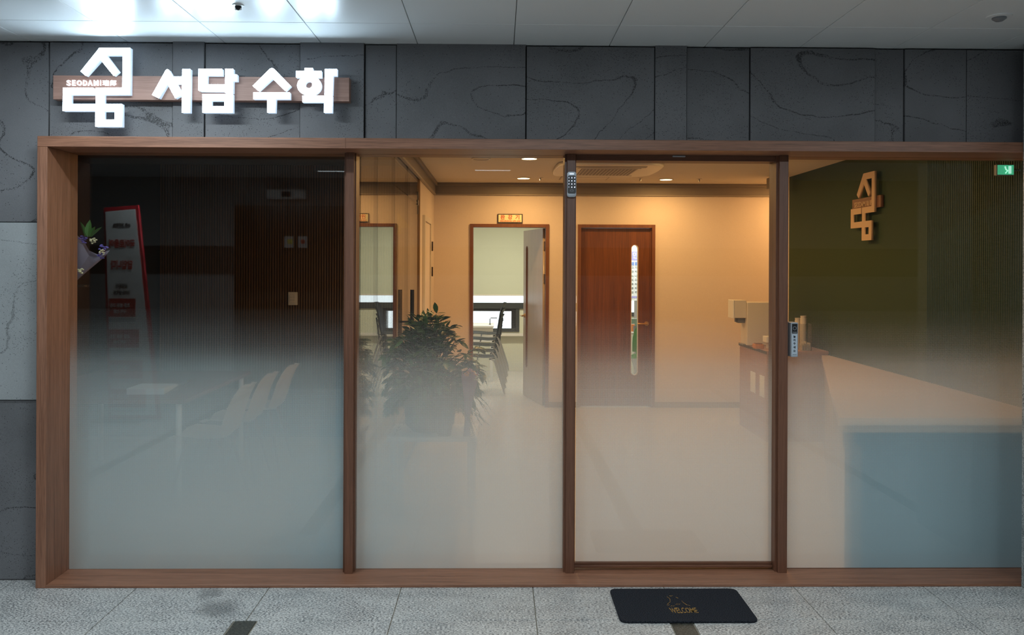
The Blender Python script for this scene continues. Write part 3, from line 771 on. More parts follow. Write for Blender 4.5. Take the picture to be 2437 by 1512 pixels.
for (px, py, lab) in ((1524, 424, 'small sprinkler head beside the rear left downlight'), (1286, 423, 'small sprinkler head between the rear downlights'), (1664, 426, 'small sprinkler head right of the rear right downlight')):
    p = atz(px, py, IZ); t = thing('sprinkler', lab, 'sprinkler', (p.x, p.y, IZ))
    mk('plate', cyl((p.x, p.y, IZ-.004), (p.x, p.y, IZ), .03), M_OFFW, t); mk('head', cyl((p.x, p.y, IZ-.03), (p.x, p.y, IZ-.004), .009), M_STEEL, t)
ac = thing('ceiling_air_conditioner', 'wide white ceiling cassette air conditioner above the lobby', 'air conditioner', (1.17, 8.35, IZ))
pan = rrect(.56, 1.50, 7.74, 8.74, .10, 6)
pan = [(x+.03*math.cos((y-8.24)*PI)*(1 if x > 1.45 else (-1 if x < .6 else 0)), y+.05*math.cos((x-1.03)*PI)*(1 if y > 8.7 else (-1 if y < 7.78 else 0))) for x, y in
       [(.56, 7.84), (.60, 7.77), (.70, 7.74), (1.03, 7.74), (1.36, 7.74), (1.46, 7.77), (1.50, 7.84), (1.50, 8.0), (1.50, 8.24), (1.50, 8.48), (1.50, 8.62), (1.46, 8.71), (1.36, 8.74), (1.2, 8.74), (1.03, 8.74), (.86, 8.74), (.66, 8.74), (.58, 8.72), (.56, 8.62), (.56, 8.48), (.56, 8.24), (.56, 8.0)]]
M_ACW = mat('air_conditioner_white', (.62, .57, .5), .4)
b = curve_bm([pan], .012, .006, 2); mk('panel', xf(b, T(0, 0, IZ-.020)), M_ACW, ac, smooth=True)
mk('intake_grille', bx(.77, 1.30, 8.0, 8.56, IZ-.044, IZ-.039, .002), M_COVE, ac)
for k in range(16):
    xk = .785+k*.0335; b = curve_bm([[(xk, 8.01), (xk+.004, 8.01), (xk+.004, 8.55), (xk, 8.55)]], .0015); mk('grille_bar', xf(b, T(0, 0, IZ-.045)), M_OFFW, ac)
mk('grille_rim', xf(curve_bm([rrect(.74, 1.33, 7.97, 8.59, .03), rrect(.77, 1.30, 8.0, 8.56, .01)], .002), T(0, 0, IZ-.041)), M_ACW, ac)
mk('air_flap', bx(.70, 1.36, 7.84, 7.93, IZ-.042, IZ-.038, .002), M_COVEL, ac)
mk('air_flap', bx(.72, 1.34, 8.64, 8.69, IZ-.042, IZ-.038, .002), M_ACW, ac)
p = atz(1390, 424, IZ); hatch = thing('access_hatch', 'square access hatch in the ceiling behind the air conditioner', 'hatch', (p.x, p.y, IZ))
mk('hatch_frame', bx(p.x-.26, p.x+.26, p.y-.17, p.y+.17, IZ-.005, IZ, .001), M_COVEL, hatch); mk('hatch_door', bx(p.x-.245, p.x+.245, p.y-.155, p.y+.155, IZ-.007, IZ-.004), M_ICEIL, hatch)
p = aty(1838, 432, 8.9); t = thing('wall_speaker', 'small dark box speaker high at the end of the green wall', 'speaker', (p.x, 8.95, p.z))
mk('cabinet', bx(p.x-.03, p.x+.12, 8.85, 9.0, IZ-.135, IZ-.02, .004), M_COVE, t)
mk('bracket', bx(p.x+.02, p.x+.07, 8.9, 8.95, IZ-.02, IZ), M_COVE, t)

# ---------------------------------------------------------------- logo and sign geometry
def shp(pts, s, ox_, oy_): return [(p[0]/s+ox_, p[1]/s+oy_) for p in pts]
LG = shp([(405, 525), (700, 157), (1182, 157), (1175, 890), (765, 890), (765, 1035), (1052, 1035), (1050, 1390), (635, 1390), (635, 1145), (125, 1145), (130, 780), (600, 780), (600, 890), (245, 890), (245, 1035), (645, 1035), (645, 780), (1060, 780), (1065, 272), (805, 272), (995, 525), (920, 592), (715, 340), (485, 595)], 6.576, 130, 90)
LGH = shp([(765, 1150), (940, 1150), (940, 1280), (765, 1280)], 6.576, 130, 90)
def rc(x0, y0, x1, y1): return [(x0, y0), (x1, y0), (x1, y1), (x0, y1)]
A = (8.704, 340, 140); B = (9.373, 590, 140)
def ring(cx_, cy_, rx, ry, n=36): return [(cx_+rx*math.cos(2*PI*k/n), cy_+ry*math.sin(2*PI*k/n)) for k in range(n)]
SY = [  # syllable: list of strokes, each a list of loops
 ('character', [[shp([(190, 748), (472, 236), (505, 214), (540, 232), (812, 735), (670, 818), (505, 515), (330, 820)], *A)],
                [shp([(815, 212), (982, 212), (972, 1115), (805, 1115), (808, 515), (700, 515), (640, 400), (640, 368), (812, 368)], *A)]]),
 ('character', [[shp([(1152, 208), (1640, 208), (1640, 345), (1325, 345), (1322, 530), (1700, 530), (1700, 675), (1180, 672), (1148, 655)], *A)],
                [shp([(1703, 208), (1870, 208), (1870, 325), (1950, 325), (1950, 462), (1866, 462), (1862, 708), (1700, 705)], *A)],
                [shp(rc(1232, 730, 1860, 1115), *A), shp(rc(1412, 870, 1690, 980), *A)]]),
 ('character', [[shp([(103, 605), (490, 222), (535, 205), (582, 225), (955, 605), (835, 718), (545, 440), (235, 718)], *B)],
                [shp([(120, 752), (935, 752), (935, 900), (620, 900), (610, 1200), (430, 1200), (430, 900), (120, 900)], *B)]]),
 ('character', [[shp([(1265, 205), (1445, 205), (1452, 270), (1640, 270), (1640, 415), (1072, 415), (1072, 270), (1265, 270)], *B)],
                [shp(ring(1365, 595, 267, 222), *B), shp(ring(1355, 578, 82, 78), *B)],
                [shp([(1717, 228), (1990, 228), (1985, 378), (1900, 378), (1885, 805), (1708, 805)], *B)],
                [shp([(1213, 825), (1885, 825), (1878, 1200), (1698, 1200), (1700, 970), (1215, 970)], *B)]]),
]
YBD = 4.398; YLT = 4.366
sign = thing('shop_sign', 'illuminated white Korean shop sign on a wooden board, above the left pane', 'sign', (aty(480, 210, YBD).x, YBD, aty(480, 210, YBD).z))
a_, b_ = aty(126.5, 182, YBD), aty(831, 239, YBD)
bz1, bz0 = aty(480, 182, YBD).z, aty(480, 239, YBD).z
mk('sign_board', bx(a_.x, b_.x, YBD, YW-.012, bz0, bz1, .001), M_BOARD, sign)
for xx in (a_.x+.15, (a_.x+b_.x)/2, b_.x-.15): mk('mounting_bracket', bx(xx-.02, xx+.02, YW-.012, YW+.004, bz0+.03, bz1-.03), M_BLKM, sign)
def sign_part(name, loops, parent, face_y, th, front_m, side_m):
    L2 = []
    for lp in loops: L2.append([(aty(x, y, face_y).x, aty(x, y, face_y).z) for x, y in lp])
    b = curve_bm(L2, th/2)
    xf(b, T(0, face_y+th/2, 0) @ FRONT)
    for f in b.faces:
        f.material_index = 1
    o = mk(name, b, [front_m, side_m], parent)
    for p_ in o.data.polygons:
        if p_.normal.y < -.9: p_.material_index = 0
    return o
sign_part('logo', [LG, LGH], sign, YLT, YBD-YLT-.0006, M_LIT, M_LITSIDE)
for nm, strokes in SY:
    e = None
    for st in strokes:
        if e is None: e = sign_part(nm, st, sign, YLT, YBD-YLT-.0006, M_LIT, M_LITSIDE)
        else: sign_part('stroke', st, e, YLT, YBD-YLT-.0006, M_LIT, M_LITSIDE)
c_ = aty(195, 199, YBD); sc = 4.4/2050
XSE = [(160, 169.2), (173, 181), (184.3, 195.6), (199, 208.3), (210.3, 221.5), (224.3, 235.3)]
for (txt, (px0, px1)) in list(zip('SEODAM', XSE))+[('|', (239.8, 241.2)), ('瑞', (245.5, 260)), ('郯', (262.5, 277.5))]:
    q0_, q1_ = aty(px0, 191.5, YBD), aty(px1, 204.6, YBD); hh_ = q0_.z-q1_.z
    if txt == '|': bmx = bx(-.0013, .0013, -hh_/2, hh_/2, -.004, .004)
    else: bmx = fit(text_bm(txt, .045, .004, .0012 if txt in 'SEODAM' else .0004), q1_.x-q0_.x, hh_)
    mk('small_letter', xf(bmx, T((q0_.x+q1_.x)/2, YBD-.0045, (q0_.z+q1_.z)/2) @ FRONT), M_LITS, sign)

# interior logo on the green wall: same outline, unlit
il = thing('wall_logo', 'beige geometric logo with brown name board on the green wall', 'logo', (XG, 7.15, 1.95))
pa, pb = atx(2080.6, 407, XG-.05), atx(2024.6, 555, XG-.05)
# logo plane: u (0..1 across) runs toward the camera, v height
lw_, lh_ = 160.4, 187.5
yl, yr = atx(2024.6, 500, XG-.05).y, atx(2080.6, 500, XG-.05).y
ztop = atx(2080, 407, XG-.05).z; zbot = atx(2066, 572, XG-.05).z
def lmap(x, y): u = (x-149)/lw_; v = (y-113.9)/lh_; return (yl+(yr-yl)*u, ztop+(zbot-ztop)*v)
def side_part(name, loops, xfront, th, m, parent):
    L2 = [[lmap(x, y) for x, y in lp] for lp in loops]
    b = curve_bm(L2, th/2)
    # curve XY -> world (Y,Z); extrude along X
    mm = Matrix(((0, 0, 1, xfront+th/2), (1, 0, 0, 0), (0, 1, 0, 0), (0, 0, 0, 1)))
    return mk(name, xf(b, mm), m, parent)
side_part('logo_figure', [LG, LGH], XG-.05, .0195, M_BEIGE, il)
side_part('name_board', [rc(144, 181, 333, 213)], XG-.030, .028, M_BOARD2, il)
for txt, px0, px1 in (('SEODAM', 160, 234), ('|', 239.6, 241.4), ('瑞', 245, 260), ('郯', 263, 279)):
    (y0_, zz0), (y1_, zz1) = lmap(px0, 190), lmap(px1, 205.5)
    hh_ = zz0-zz1
    if txt == '|': b = bx(-.004, .004, -hh_/2, hh_/2, -.001, .001)
    else: b = fit(text_bm(txt, .06, .001, .0012), abs(y1_-y0_), hh_)
    mk('lettering' if len(txt) > 1 else 'small_character', xf(b, T(XG-.0312, (y0_+y1_)/2, (zz0+zz1)/2) @ LEFTW), M_BEIGE, il)

# ---------------------------------------------------------------- counter side
WCH = .812; cf = 4.650
dx0 = aty(1995, 1000, cf).x
ct = thing('reception_desk', 'long pale reception desk along the green wall, widening towards the glass', 'desk', ((dx0+XG)/2, 6.4, 0))
XD = XG-.012
b = curve_bm([[(dx0, cf), (XD, cf), (XD, 7.9), (XD-.07, 7.9)]], .02, .002); mk('desk_top', xf(b, T(0, 0, WCH-.022)), M_CTOP, ct)
mk('top_edge', bx(dx0+.001, XD, cf-.008, cf+.012, WCH-.044, WCH-.001, .002), M_CTOP, ct)
mk('front_panel', bx(dx0+.012, XD, cf+.014, cf+.04, .0, WCH-.045), M_CFRONT, ct)
b = curve_bm([[(dx0+.012, cf+.041), (dx0+.04, cf+.041), (XD-.03, 7.88), (XD-.06, 7.88)]], (WCH-.05)/2); mk('side_panel', xf(b, T(0, 0, (WCH-.05)/2)), M_CFRONT, ct)
CT = .845; cx0 = 2.49
cab = thing('side_cabinet', 'tall wooden cabinet with dark edged top carrying the water dispenser', 'cabinet', (2.78, 8.4, 0))
mk('cabinet_body', bx(cx0+.006, XG-.002, 7.955, 8.85, 0, CT-.03, .002), M_COUNTER, cab)
mk('cabinet_top', bx(cx0, XG-.002, 7.94, 8.86, CT-.030, CT, .002), M_COUNTER, cab)
mk('edge_strip', bx(cx0-.003, cx0, 7.94, 8.86, CT-.030, CT-.003), M_CEDGE, cab)
for (y0, y1) in ((8.30, 8.46), (8.02, 8.16)):
    o = mk('notice_card', bx(cx0+.002, cx0+.006, y0, y1, .40, .60, .001), M_PAPERW, cab)
# water dispenser
wd = thing('water_dispenser', 'white countertop water dispenser on the cabinet', 'water dispenser', (2.72, 8.62, CT))
q0 = aty(1778, 720, 8.5)
mk('body', bx(q0.x, q0.x+.36, 8.50, 8.72, CT, q0.z, .008, 2), M_OFFW, wd)
mk('spout_head', bx(q0.x-.12, q0.x, 8.52, 8.70, aty(1760, 757, 8.55).z, q0.z+.02, .006, 2), M_OFFW, wd)
mk('front_plate', bx(q0.x-.135, q0.x-.12, 8.515, 8.705, aty(1760, 757, 8.55).z-.004, q0.z+.022, .004), M_WHITE, wd)
mk('nozzle', cyl((q0.x-.08, 8.61, q0.z-.20), (q0.x-.08, 8.61, q0.z-.15), .014), M_SILVD, wd)
mk('tap_block', bx(q0.x-.07, q0.x, 8.57, 8.66, q0.z-.21, q0.z-.15, .004), M_SILVD, wd)
mk('drip_tray', bx(q0.x-.03, q0.x+.0, 8.54, 8.68, CT, CT+.012, .003), M_SILVD, wd)
# small items on the cabinet
def zc(px, Y): return aty(px, 820, Y).x
t = thing('paper_towel_box', 'small white dispenser box on the cabinet beside the water dispenser', 'box', (zc(1832, 8.2), 8.2, CT))
x0 = zc(1820, 8.25); mk('base', lathe([(.035, 0), (.035, .05), (.03, .055)], (x0+.05, 8.25, CT), 20), M_OFFW, t, smooth=True); mk('box_body', bx(x0-.005, x0+.13, 8.18, 8.30, CT+.055, CT+.115, .004), M_WHITE, t)
x0 = zc(1793, 8.2)
t = thing('snack_basket', 'small orange basket on the cabinet edge', 'basket', (x0+.04, 8.2, CT))
mk('basket', bx(x0, x0+.085, 8.14, 8.24, CT, CT+.045, .006), mat('orange_basket', (.5, .2, .07), .6), t)
mk('contents', bx(x0+.01, x0+.075, 8.15, 8.23, CT+.04, CT+.052, .004), M_DFR, t)
for i, (px, top, lab) in enumerate(((1899, 757, 'shorter tube of nested paper cups behind the taller one'), (1912, 752, 'taller tube of nested paper cups by the push button'))):
    Yc = 8.28-.13*i; pp = aty(px, top, Yc); h = pp.z-CT
    t = thing('cup_tube', lab, 'cups', (pp.x, Yc, CT), 0, 'tubes of paper cups')
    b = bmesh.new(); n_ = int(h/.011); prof = []
    mk('tube_wall', lathe([(.029, 0), (.029, h-.02), (.026, h-.02), (.026, 0.0)], (pp.x, Yc, CT), 24), M_OFFW, t, smooth=True)
    mk('paper_cup', lathe([(.020, -.08), (.0275, -.003), (.029, 0), (.0265, 0), (.019, -.078)], (pp.x, Yc, CT+h), 24), M_OFFW, t, smooth=True)
pp = aty(1916, 800, 8.02)
t = thing('acrylic_holder', 'clear acrylic holder in front of the paper cups', 'holder', (pp.x, 8.02, CT))
for x0, x1, y0, y1 in ((pp.x-.05, pp.x+.05, 7.98, 7.983), (pp.x+.047, pp.x+.05, 7.983, 8.08), (pp.x-.05, pp.x-.047, 7.983, 8.08)):
    mk('side', bx(x0, x1, y0, y1, CT, CT+.25), M_ACR, t)
for i in range(5):
    mk('sachet', bx(pp.x-.04+.018*i, pp.x-.03+.018*i, 7.99, 8.06, CT+.001, CT+.06+.012*(i % 3), .002), M_OFFW, t)

# ---------------------------------------------------------------- left room furniture
tb = thing('study_table', 'table in the dark left room behind the frosted glass', 'table', (-2.6, 6.5, 0))
mk('table_top', bx(-3.35, -2.08, 5.75, 7.3, .70, .73, .004), M_DFR, tb)
for xx in (-3.3, -2.14):
    for yy in (5.82, 7.22): mk('leg', cyl((xx, yy, 0), (xx, yy, .70), .02, n=12), M_WHITE, tb)
bk = thing('open_book', 'pale open book lying on the table in the left room', 'book', (-2.4, 6.05, .73))
x0, x1 = aty(308, 920, 6.0).x, aty(398, 920, 6.0).x; x2 = aty(430, 905, 6.0).x
mk('page_block', bx(x0, x1, 5.95, 6.2, .731, .775, .004), M_WHITE, bk)
b = bmesh.new(); vs = [(x1, 5.95, .735), (x1, 6.2, .735), (x2, 6.24, .80), (x2, 5.99, .80)]
ff = b.faces.new([b.verts.new(v) for v in vs]); bmesh.ops.solidify(b, geom=[ff], thickness=.03); mk('raised_pages', b, M_OFFW, bk)
def shell_chair(loc, rz, label, group):
    t = thing('shell_chair', label, 'chair', loc, rz, group)
    b = bmesh.new(); g = []; nx = 8
    prof = [(-.22, .44, .36), (-.16, .46, .42), (0, .445, .45), (.13, .45, .45), (.19, .50, .45), (.22, .58, .44), (.25, .68, .42), (.285, .76, .36), (.31, .80, .26), (.325, .815, .14)]
    for (y, z, wd) in prof:
        k_ = .06 if y > .15 else .0
        g.append([b.verts.new(((-.5+i/nx)*wd, y-k_*abs(-1+2*i/nx)**2, z+(.035 if y < .15 else 0)*abs(-1+2*i/nx)**2)) for i in range(nx+1)])
    for r in range(len(g)-1):
        for i in range(nx): b.faces.new((g[r][i], g[r][i+1], g[r+1][i+1], g[r+1][i]))
    bmesh.ops.solidify(b, geom=b.faces[:], thickness=.018)
    mk('shell', b, M_SHELLC, t, True, True)
    for sx_ in (-1, 1):
        for sy_ in (-1, 1): mk('leg', cyl((sx_*.12, sy_*.11, .44), (sx_*.21, sy_*.21, 0), .014, .009, 12), M_DFR, t, True, True)
    return t
cgs = ['beige shell chair nearest the glass in the dark left room', 'middle beige shell chair in the dark left room', 'beige shell chair farthest from the glass in the left room']
c0 = shell_chair((-1.98, 5.95, 0), PI/2+PI, cgs[0], 'shell chairs in the left room')
for i, (x, y) in ((1, (-1.98, 6.55)), (2, (-1.95, 7.1))):
    c = copy_tree(c0); c.location = (x, y, 0); c['label'] = cgs[i]
p = aty(697, 711, YR-.02)
sw = thing('light_switch', 'beige light switch plate on the ribbed wall', 'switch', (p.x, YR-.016, p.z))
mk('plate', bx(p.x-.044, p.x+.044, YR-.026, YR-.0165, p.z-.062, p.z+.062, .003), M_OFFW, sw)
for k_ in (-1, 0, 1): mk('rocker', bx(p.x-.026, p.x+.022, YR-.030, YR-.026, p.z+k_*.028-.012, p.z+k_*.028+.012, .001), M_OFFW, sw)
# bouquet by the left jamb
def leafmesh(L_, Wd):
    b = bmesh.new()
    pr_ = [(0, .10), (.25, .8), (.5, 1), (.75, .7), (1, .0)]
    mid = [b.verts.new((0, t_*L_, -.10*L_*t_*t_)) for t_, _ in pr_]
    ls = [b.verts.new((-w_*Wd/2, t_*L_, .12*Wd*w_-.10*L_*t_*t_)) for t_, w_ in pr_[:-1]]; rs = [b.verts.new((w_*Wd/2, t_*L_, .12*Wd*w_-.10*L_*t_*t_)) for t_, w_ in pr_[:-1]]
    for i in range(4):
        if i < 3:
            b.faces.new((mid[i], mid[i+1], ls[i+1], ls[i])); b.faces.new((mid[i], rs[i], rs[i+1], mid[i+1]))
        else: b.faces.new((mid[3], mid[4], ls[3])); b.faces.new((mid[3], rs[3], mid[4]))
    return b
def orient(d, up=Vector((0, 0, 1))):
    y = Vector(d).normalized(); x = y.cross(up)
    if x.length < 1e-3: x = Vector((1, 0, 0))
    x.normalize(); z = x.cross(y)
    return Matrix((x, y, z)).transposed().to_4x4()
def petals(c, r, n_, bm=None):
    b = bm or bmesh.new()
    for i in range(n_):
        v = Vector((random.gauss(0, 1), random.gauss(0, 1), random.gauss(0, 1))).normalized()*r*random.uniform(.5, 1)
        bmesh.ops.create_icosphere(b, subdivisions=1, radius=r*.36, matrix=Matrix.Translation(Vector(c)+v) @ Matrix.Diagonal((1, 1, .6, 1)))
    return b
bc = aty(180, 590, 4.80)
fs = thing('flower_stand', 'slim black pedestal in the left corner behind the glass', 'stand', (bc.x-.06, 4.83, 0))
mk('base', lathe([(.13, 0), (.13, .015), (.03, .03)], (bc.x-.06, 4.83, 0), 28), M_BLKM, fs, smooth=True)
mk('pole', cyl((bc.x-.06, 4.83, .02), (bc.x-.06, 4.83, 1.50), .018), M_BLKM, fs, smooth=True)
mk('top_plate', lathe([(.11, 0), (.11, .012), (.10, .014)], (bc.x-.06, 4.83, 1.50), 28), M_BLKM, fs, smooth=True)
bq = thing('lavender_bouquet', 'bouquet in lavender paper with purple and cream flowers at the left jamb', 'bouquet', (bc.x-.06, 4.83, 1.515))
b = bmesh.new(); nseg = 14
rows_ = []
base = Vector((bc.x-.05, 4.83, 1.52)); axis = Vector((.16, -.02, .32))
ux = Vector((.9, 0, -.42)).normalized(); uy = Vector((0, 1, 0))
for t_, r_ in ((0, .02), (.35, .05), (.7, .085), (1, .115)):
    rows_.append([b.verts.new(base+axis*t_*(.62+.10*math.sin(3*a0))+(ux*math.cos(a0)+uy*math.sin(a0))*r_) for a0 in [2*PI*k_/nseg for k_ in range(nseg)]])
for r in range(3):
    for k_ in range(nseg): b.faces.new((rows_[r][k_], rows_[r][(k_+1) % nseg], rows_[r+1][(k_+1) % nseg], rows_[r+1][k_]))
bmesh.ops.solidify(b, geom=b.faces[:], thickness=.002)
mk('wrapping_paper', b, M_LAV, bq)
top = base+axis*.68
for dx_, dy_, dz_, m_, r_ in ((.10, -.03, -.02, M_PURP, .022), (.085, -.02, -.06, M_PURP, .02), (.10, -.05, -.045, M_CREAMP, .016), (-.02, .0, .03, M_PURP, .025), (.03, .0, .02, M_CREAMP, .02), (0.0, -.08, -.15, M_CREAMP, .02)):
    mk('flower', petals(top+Vector((dx_, dy_, dz_)), r_, 16), m_, bq)
for dx_, dz_, L_ in ((.02, .13, .10), (.07, .09, .09), (-.01, .10, .09), (.05, .12, .07)):
    lb = leafmesh(L_, .035); d = Vector((dx_, -.02, dz_-.02))
    mk('leaf', xf(lb, Matrix.Translation(top+Vector((dx_*.4, -.02, .04))) @ orient(d)), mat('bright_leaf', (.05, .16, .035), .4), bq)
    
# ---------------------------------------------------------------- potted plant, grass and pink bouquet
PX, PY = -.42, 5.36; PZ = .605
st = thing('plant_stand', 'pale square stand hidden by the frosted film under the plant', 'stand', (PX, PY, 0))
mk('stand_top', bx(PX-.24, PX+.30, PY-.22, PY+.22, PZ-.03, PZ, .004), M_OFFW, st)
for sx_ in (-.2, .26):
    for sy_ in (-.18, .18): mk('leg', bx(PX+sx_-.02, PX+sx_+.02, PY+sy_-.02, PY+sy_+.02, 0, PZ-.03), M_OFFW, st)
pl = thing('potted_ficus', 'bushy dark green potted plant behind the second pane', 'plant', (PX, PY, PZ))
mk('pot', lathe([(.11, 0), (.15, .04), (.165, .20), (.17, .23), (.155, .23), (.15, .20)], (PX, PY, PZ), 32), M_POT, pl, smooth=True)
mk('soil', cyl((PX, PY, PZ+.19), (PX, PY, PZ+.215), .15), M_SOIL, pl)
me_leaf = bpy.data.meshes.new('leaf'); b = leafmesh(.066, .026); b.to_mesh(me_leaf); b.free(); me_leaf.materials.append(M_LEAF)
for pp in me_leaf.polygons: pp.use_smooth = True
rnd = random.Random(11)
leaves = []
crown = Vector((PX-.02, PY, PZ+.40))
def inside(p):
    q = p-crown; q2 = Vector((q.x/.335, q.y/.27, q.z/(.31 if q.z > 0 else .30)))
    return q2.length
branches = []
for i in range(150):
    a0 = rnd.uniform(0, 2*PI); el = rnd.uniform(-.8, 1.35)
    L_ = rnd.uniform(.75, 1.0)
    d = Vector((math.cos(a0)*math.cos(el)*.37, math.sin(a0)*math.cos(el)*.26, math.sin(el)*.36))*L_
    if d.z > .12: d.x *= .62; d.x += .0
    p0 = Vector((PX+rnd.uniform(-.04, .04), PY+rnd.uniform(-.04, .04), PZ+.21)); p1 = crown+d
    if p1.x < XP+.06: p1.x = XP+.06+rnd.uniform(0, .05)
    ctl = (p0+p1)/2+Vector((0, 0, .10))
    pts = [p0*(1-t_)**2+ctl*2*t_*(1-t_)+p1*t_*t_ for t_ in [k_/7 for k_ in range(8)]]
    pts[-1].z -= .02
    branches.append(pts)
    for k_ in range(4, 8):
        for s_ in (-1, 1, 0):
            p = pts[k_]; dd = (pts[k_]-pts[k_-1]).normalized(); side = dd.cross(Vector((0, 0, 1))).normalized()*s_
            ld_ = (dd*.7+side*1.0+Vector((rnd.uniform(-.25, .25), rnd.uniform(-.25, .25), rnd.uniform(-.75, .15)))).normalized()
            leaves.append((inside(p), p+Vector((rnd.uniform(-.012, .012),)*3), ld_, rnd.uniform(.8, 1.35)))
# leaves facing the glass first
leaves.sort(key=lambda l: l[1].y-.25*l[0]-.15*max(0, l[1].z-crown.z))
leaves = [l for l in leaves if l[1].x > XP+.045]
bm_s = bmesh.new()
for i, (r_, p, d, s_) in enumerate(leaves):
    mtx = Matrix.Translation(p) @ orient(d) @ Matrix.Rotation(rnd.uniform(-.6, .6), 4, 'Y') @ Matrix.Scale(s_, 4)
    tip = mtx @ Vector((0, .066, 0))
    if tip.x < XP+.012: continue
    if i < 290:
        o = bpy.data.objects.new('leaf', me_leaf); C.objects.link(o); o.parent = pl
        o.matrix_local = Matrix.Translation(-pl.location) @ mtx
    else:
        n0 = len(bm_s.verts); bm_s.from_mesh(me_leaf); bm_s.verts.ensure_lookup_table()
        bmesh.ops.transform(bm_s, matrix=mtx, verts=bm_s.verts[n0:])
tag(mk('foliage', bm_s, M_LEAF, pl), kind='stuff')
bs_ = bmesh.new()
for pts in branches: tube(pts, [.006, .0055, .005, .0045, .004, .003, .0025, .002], 5, bs_)
tag(mk('twigs', bs_, M_STEM, pl), kind='stuff')
gr = thing('arching_grass', 'long thin arching grass blades spilling past the plant pot', 'plant', (PX+.05, PY-.12, PZ))
mk('grass_pot', lathe([(.04, 0), (.055, .10), (.048, .10)], (PX+.1, PY-.17, PZ), 20), M_POT, gr, smooth=True)
for i in range(26):
    s_ = 1 if i % 5 else -1
    p0 = Vector((PX+.1, PY-.17, PZ+.10)); reach = rnd.uniform(.16, .36)*s_; hh = rnd.uniform(.05, .22); dr_ = rnd.uniform(.05, .30)
    if s_ < 0: reach = max(reach, XP+.03-p0.x)
    pts = [p0+Vector((reach*t_, rnd.uniform(-.01, .01)-.05*t_, hh*math.sin(PI*min(1, t_*1.15)/1.3)-dr_*t_**2.6)) for t_ in [k_/8 for k_ in range(9)]]
    mk('blade', tube(pts, [.0018]*7+[.0012, .0005], 4), M_GRASS, gr)
pb_ = aty(1122, 905, 5.12)
bq = thing('pink_bouquet', 'small bouquet in pink paper right of the plant', 'bouquet', (pb_.x-.02, 5.14, PZ))
b = bmesh.new(); rows_ = []
base = Vector((pb_.x-.03, 5.16, PZ+.002)); axis = Vector((.02, -.02, .36))
for t_, r_ in ((0, .02), (.3, .014), (.65, .03), (1, .05)):
    rows_.append([b.verts.new(base+axis*t_*(1+(.12*math.sin(4*a0) if t_ == 1 else 0))+Vector((math.cos(a0), math.sin(a0)*.6, 0))*r_) for a0 in [2*PI*k_/nseg for k_ in range(nseg)]])
for r in range(3):
    for k_ in range(nseg): b.faces.new((rows_[r][k_], rows_[r][(k_+1) % nseg], rows_[r+1][(k_+1) % nseg], rows_[r+1][k_]))
bmesh.ops.solidify(b, geom=b.faces[:], thickness=.002); mk('wrapping_paper', b, M_PINK, bq)
for dx_, dz_, m_ in ((-.02, .015, M_ORP), (.025, .02, M_ORP), (0, .035, M_PINK), (.03, -.01, M_CREAMP), (-.03, 0, M_PINK)):
    mk('flower', petals(base+axis+Vector((dx_, -.01, dz_)), .018, 18), m_, bq)

# ---------------------------------------------------------------- keypad and push button, doormat
p = aty(1360.5, 439, 4.50); Yk = 4.515
kp = thing('door_keypad', 'grey keypad with lit digits high on the mullion left of the door', 'keypad', (p.x, Yk, p.z))
hw, hh = .0245, .0670
b = curve_bm([rrect(-hw, hw, -hh, hh, .013)], .008, .003, 2); mk('housing', xf(b, T(p.x, Yk-.011, p.z) @ FRONT), M_SILV, kp, smooth=True)
b = curve_bm([rrect(-.0215, .0215, -.049, .046, .009)], .0012); mk('keypad_face', xf(b, T(p.x, Yk-.0225, p.z) @ FRONT), M_BLACK, kp)
M_DIG = mat('lit_digit', (.8, .8, .9), .5, emit=(.72, .78, 1), es=1.6); M_BLUEL = mat('lit_blue_bar', (.3, .5, 1), .5, emit=(.35, .6, 1), es=3.5)
for i, ch in enumerate('123456789*0#'):
    r, c = divmod(i, 3)
    mk('digit', xf(text_bm(ch, .0082, .0003, .0004), T(p.x+(c-1)*.015, Yk-.0245, p.z+.034-r*.0165) @ FRONT), M_DIG, kp)
mk('status_light', bx(p.x-.011, p.x+.011, Yk-.0232, Yk-.020, p.z+.0525, p.z+.0555, .0008), M_BLUEL, kp)
b = curve_bm([rrect(-.009, .009, -.005, .005, .004), rrect(-.007, .007, -.003, .003, .0028)], .0003); mk('card_mark', xf(b, T(p.x, Yk-.0243, p.z-.033) @ FRONT), M_SILVD, kp)

Yb_ = 4.515; c0_ = aty(1892.5, 809.5, Yb_-.02)
pbn = thing('push_button', 'grey door push button with Korean label beside the glass door', 'button', (c0_.x, Yb_, c0_.z))
hw, hh = .0185, .092
b = curve_bm([rrect(-hw-.002, hw-.002, -hh, hh, .005)], .010, .002, 2); mk('housing', xf(b, T(c0_.x, Yb_+.045, c0_.z) @ FRONT), M_SILVD, pbn, smooth=True)
b = curve_bm([rrect(-hw, hw, -hh+.001, hh-.001, .004)], .020, .002, 2); mk('button_bar', xf(b, T(c0_.x, Yb_+.012, c0_.z) @ FRONT), M_SILV, pbn, smooth=True)
yk = Yb_-.0105
mk('sensor_window', bx(c0_.x-.014, c0_.x+.014, yk-.001, yk, c0_.z+.034, c0_.z+.084), M_BLACK, pbn)
b = curve_bm([ring(0, 0, .0095, .0095, 28), ring(0, 0, .0078, .0078, 28)], .0003); mk('ring_mark', xf(b, T(c0_.x, yk-.0015, c0_.z+.061) @ FRONT), M_SILV, pbn)
mk('lettering', xf(text_bm('PUSH', .0080, .0003, .0001, sx=1.15), T(c0_.x, yk-.0015, c0_.z+.0395) @ FRONT), M_SILV, pbn)
mk('label_plate', bx(c0_.x-.014, c0_.x+.014, yk-.001, yk, c0_.z-.084, c0_.z+.029), M_FACE, pbn)
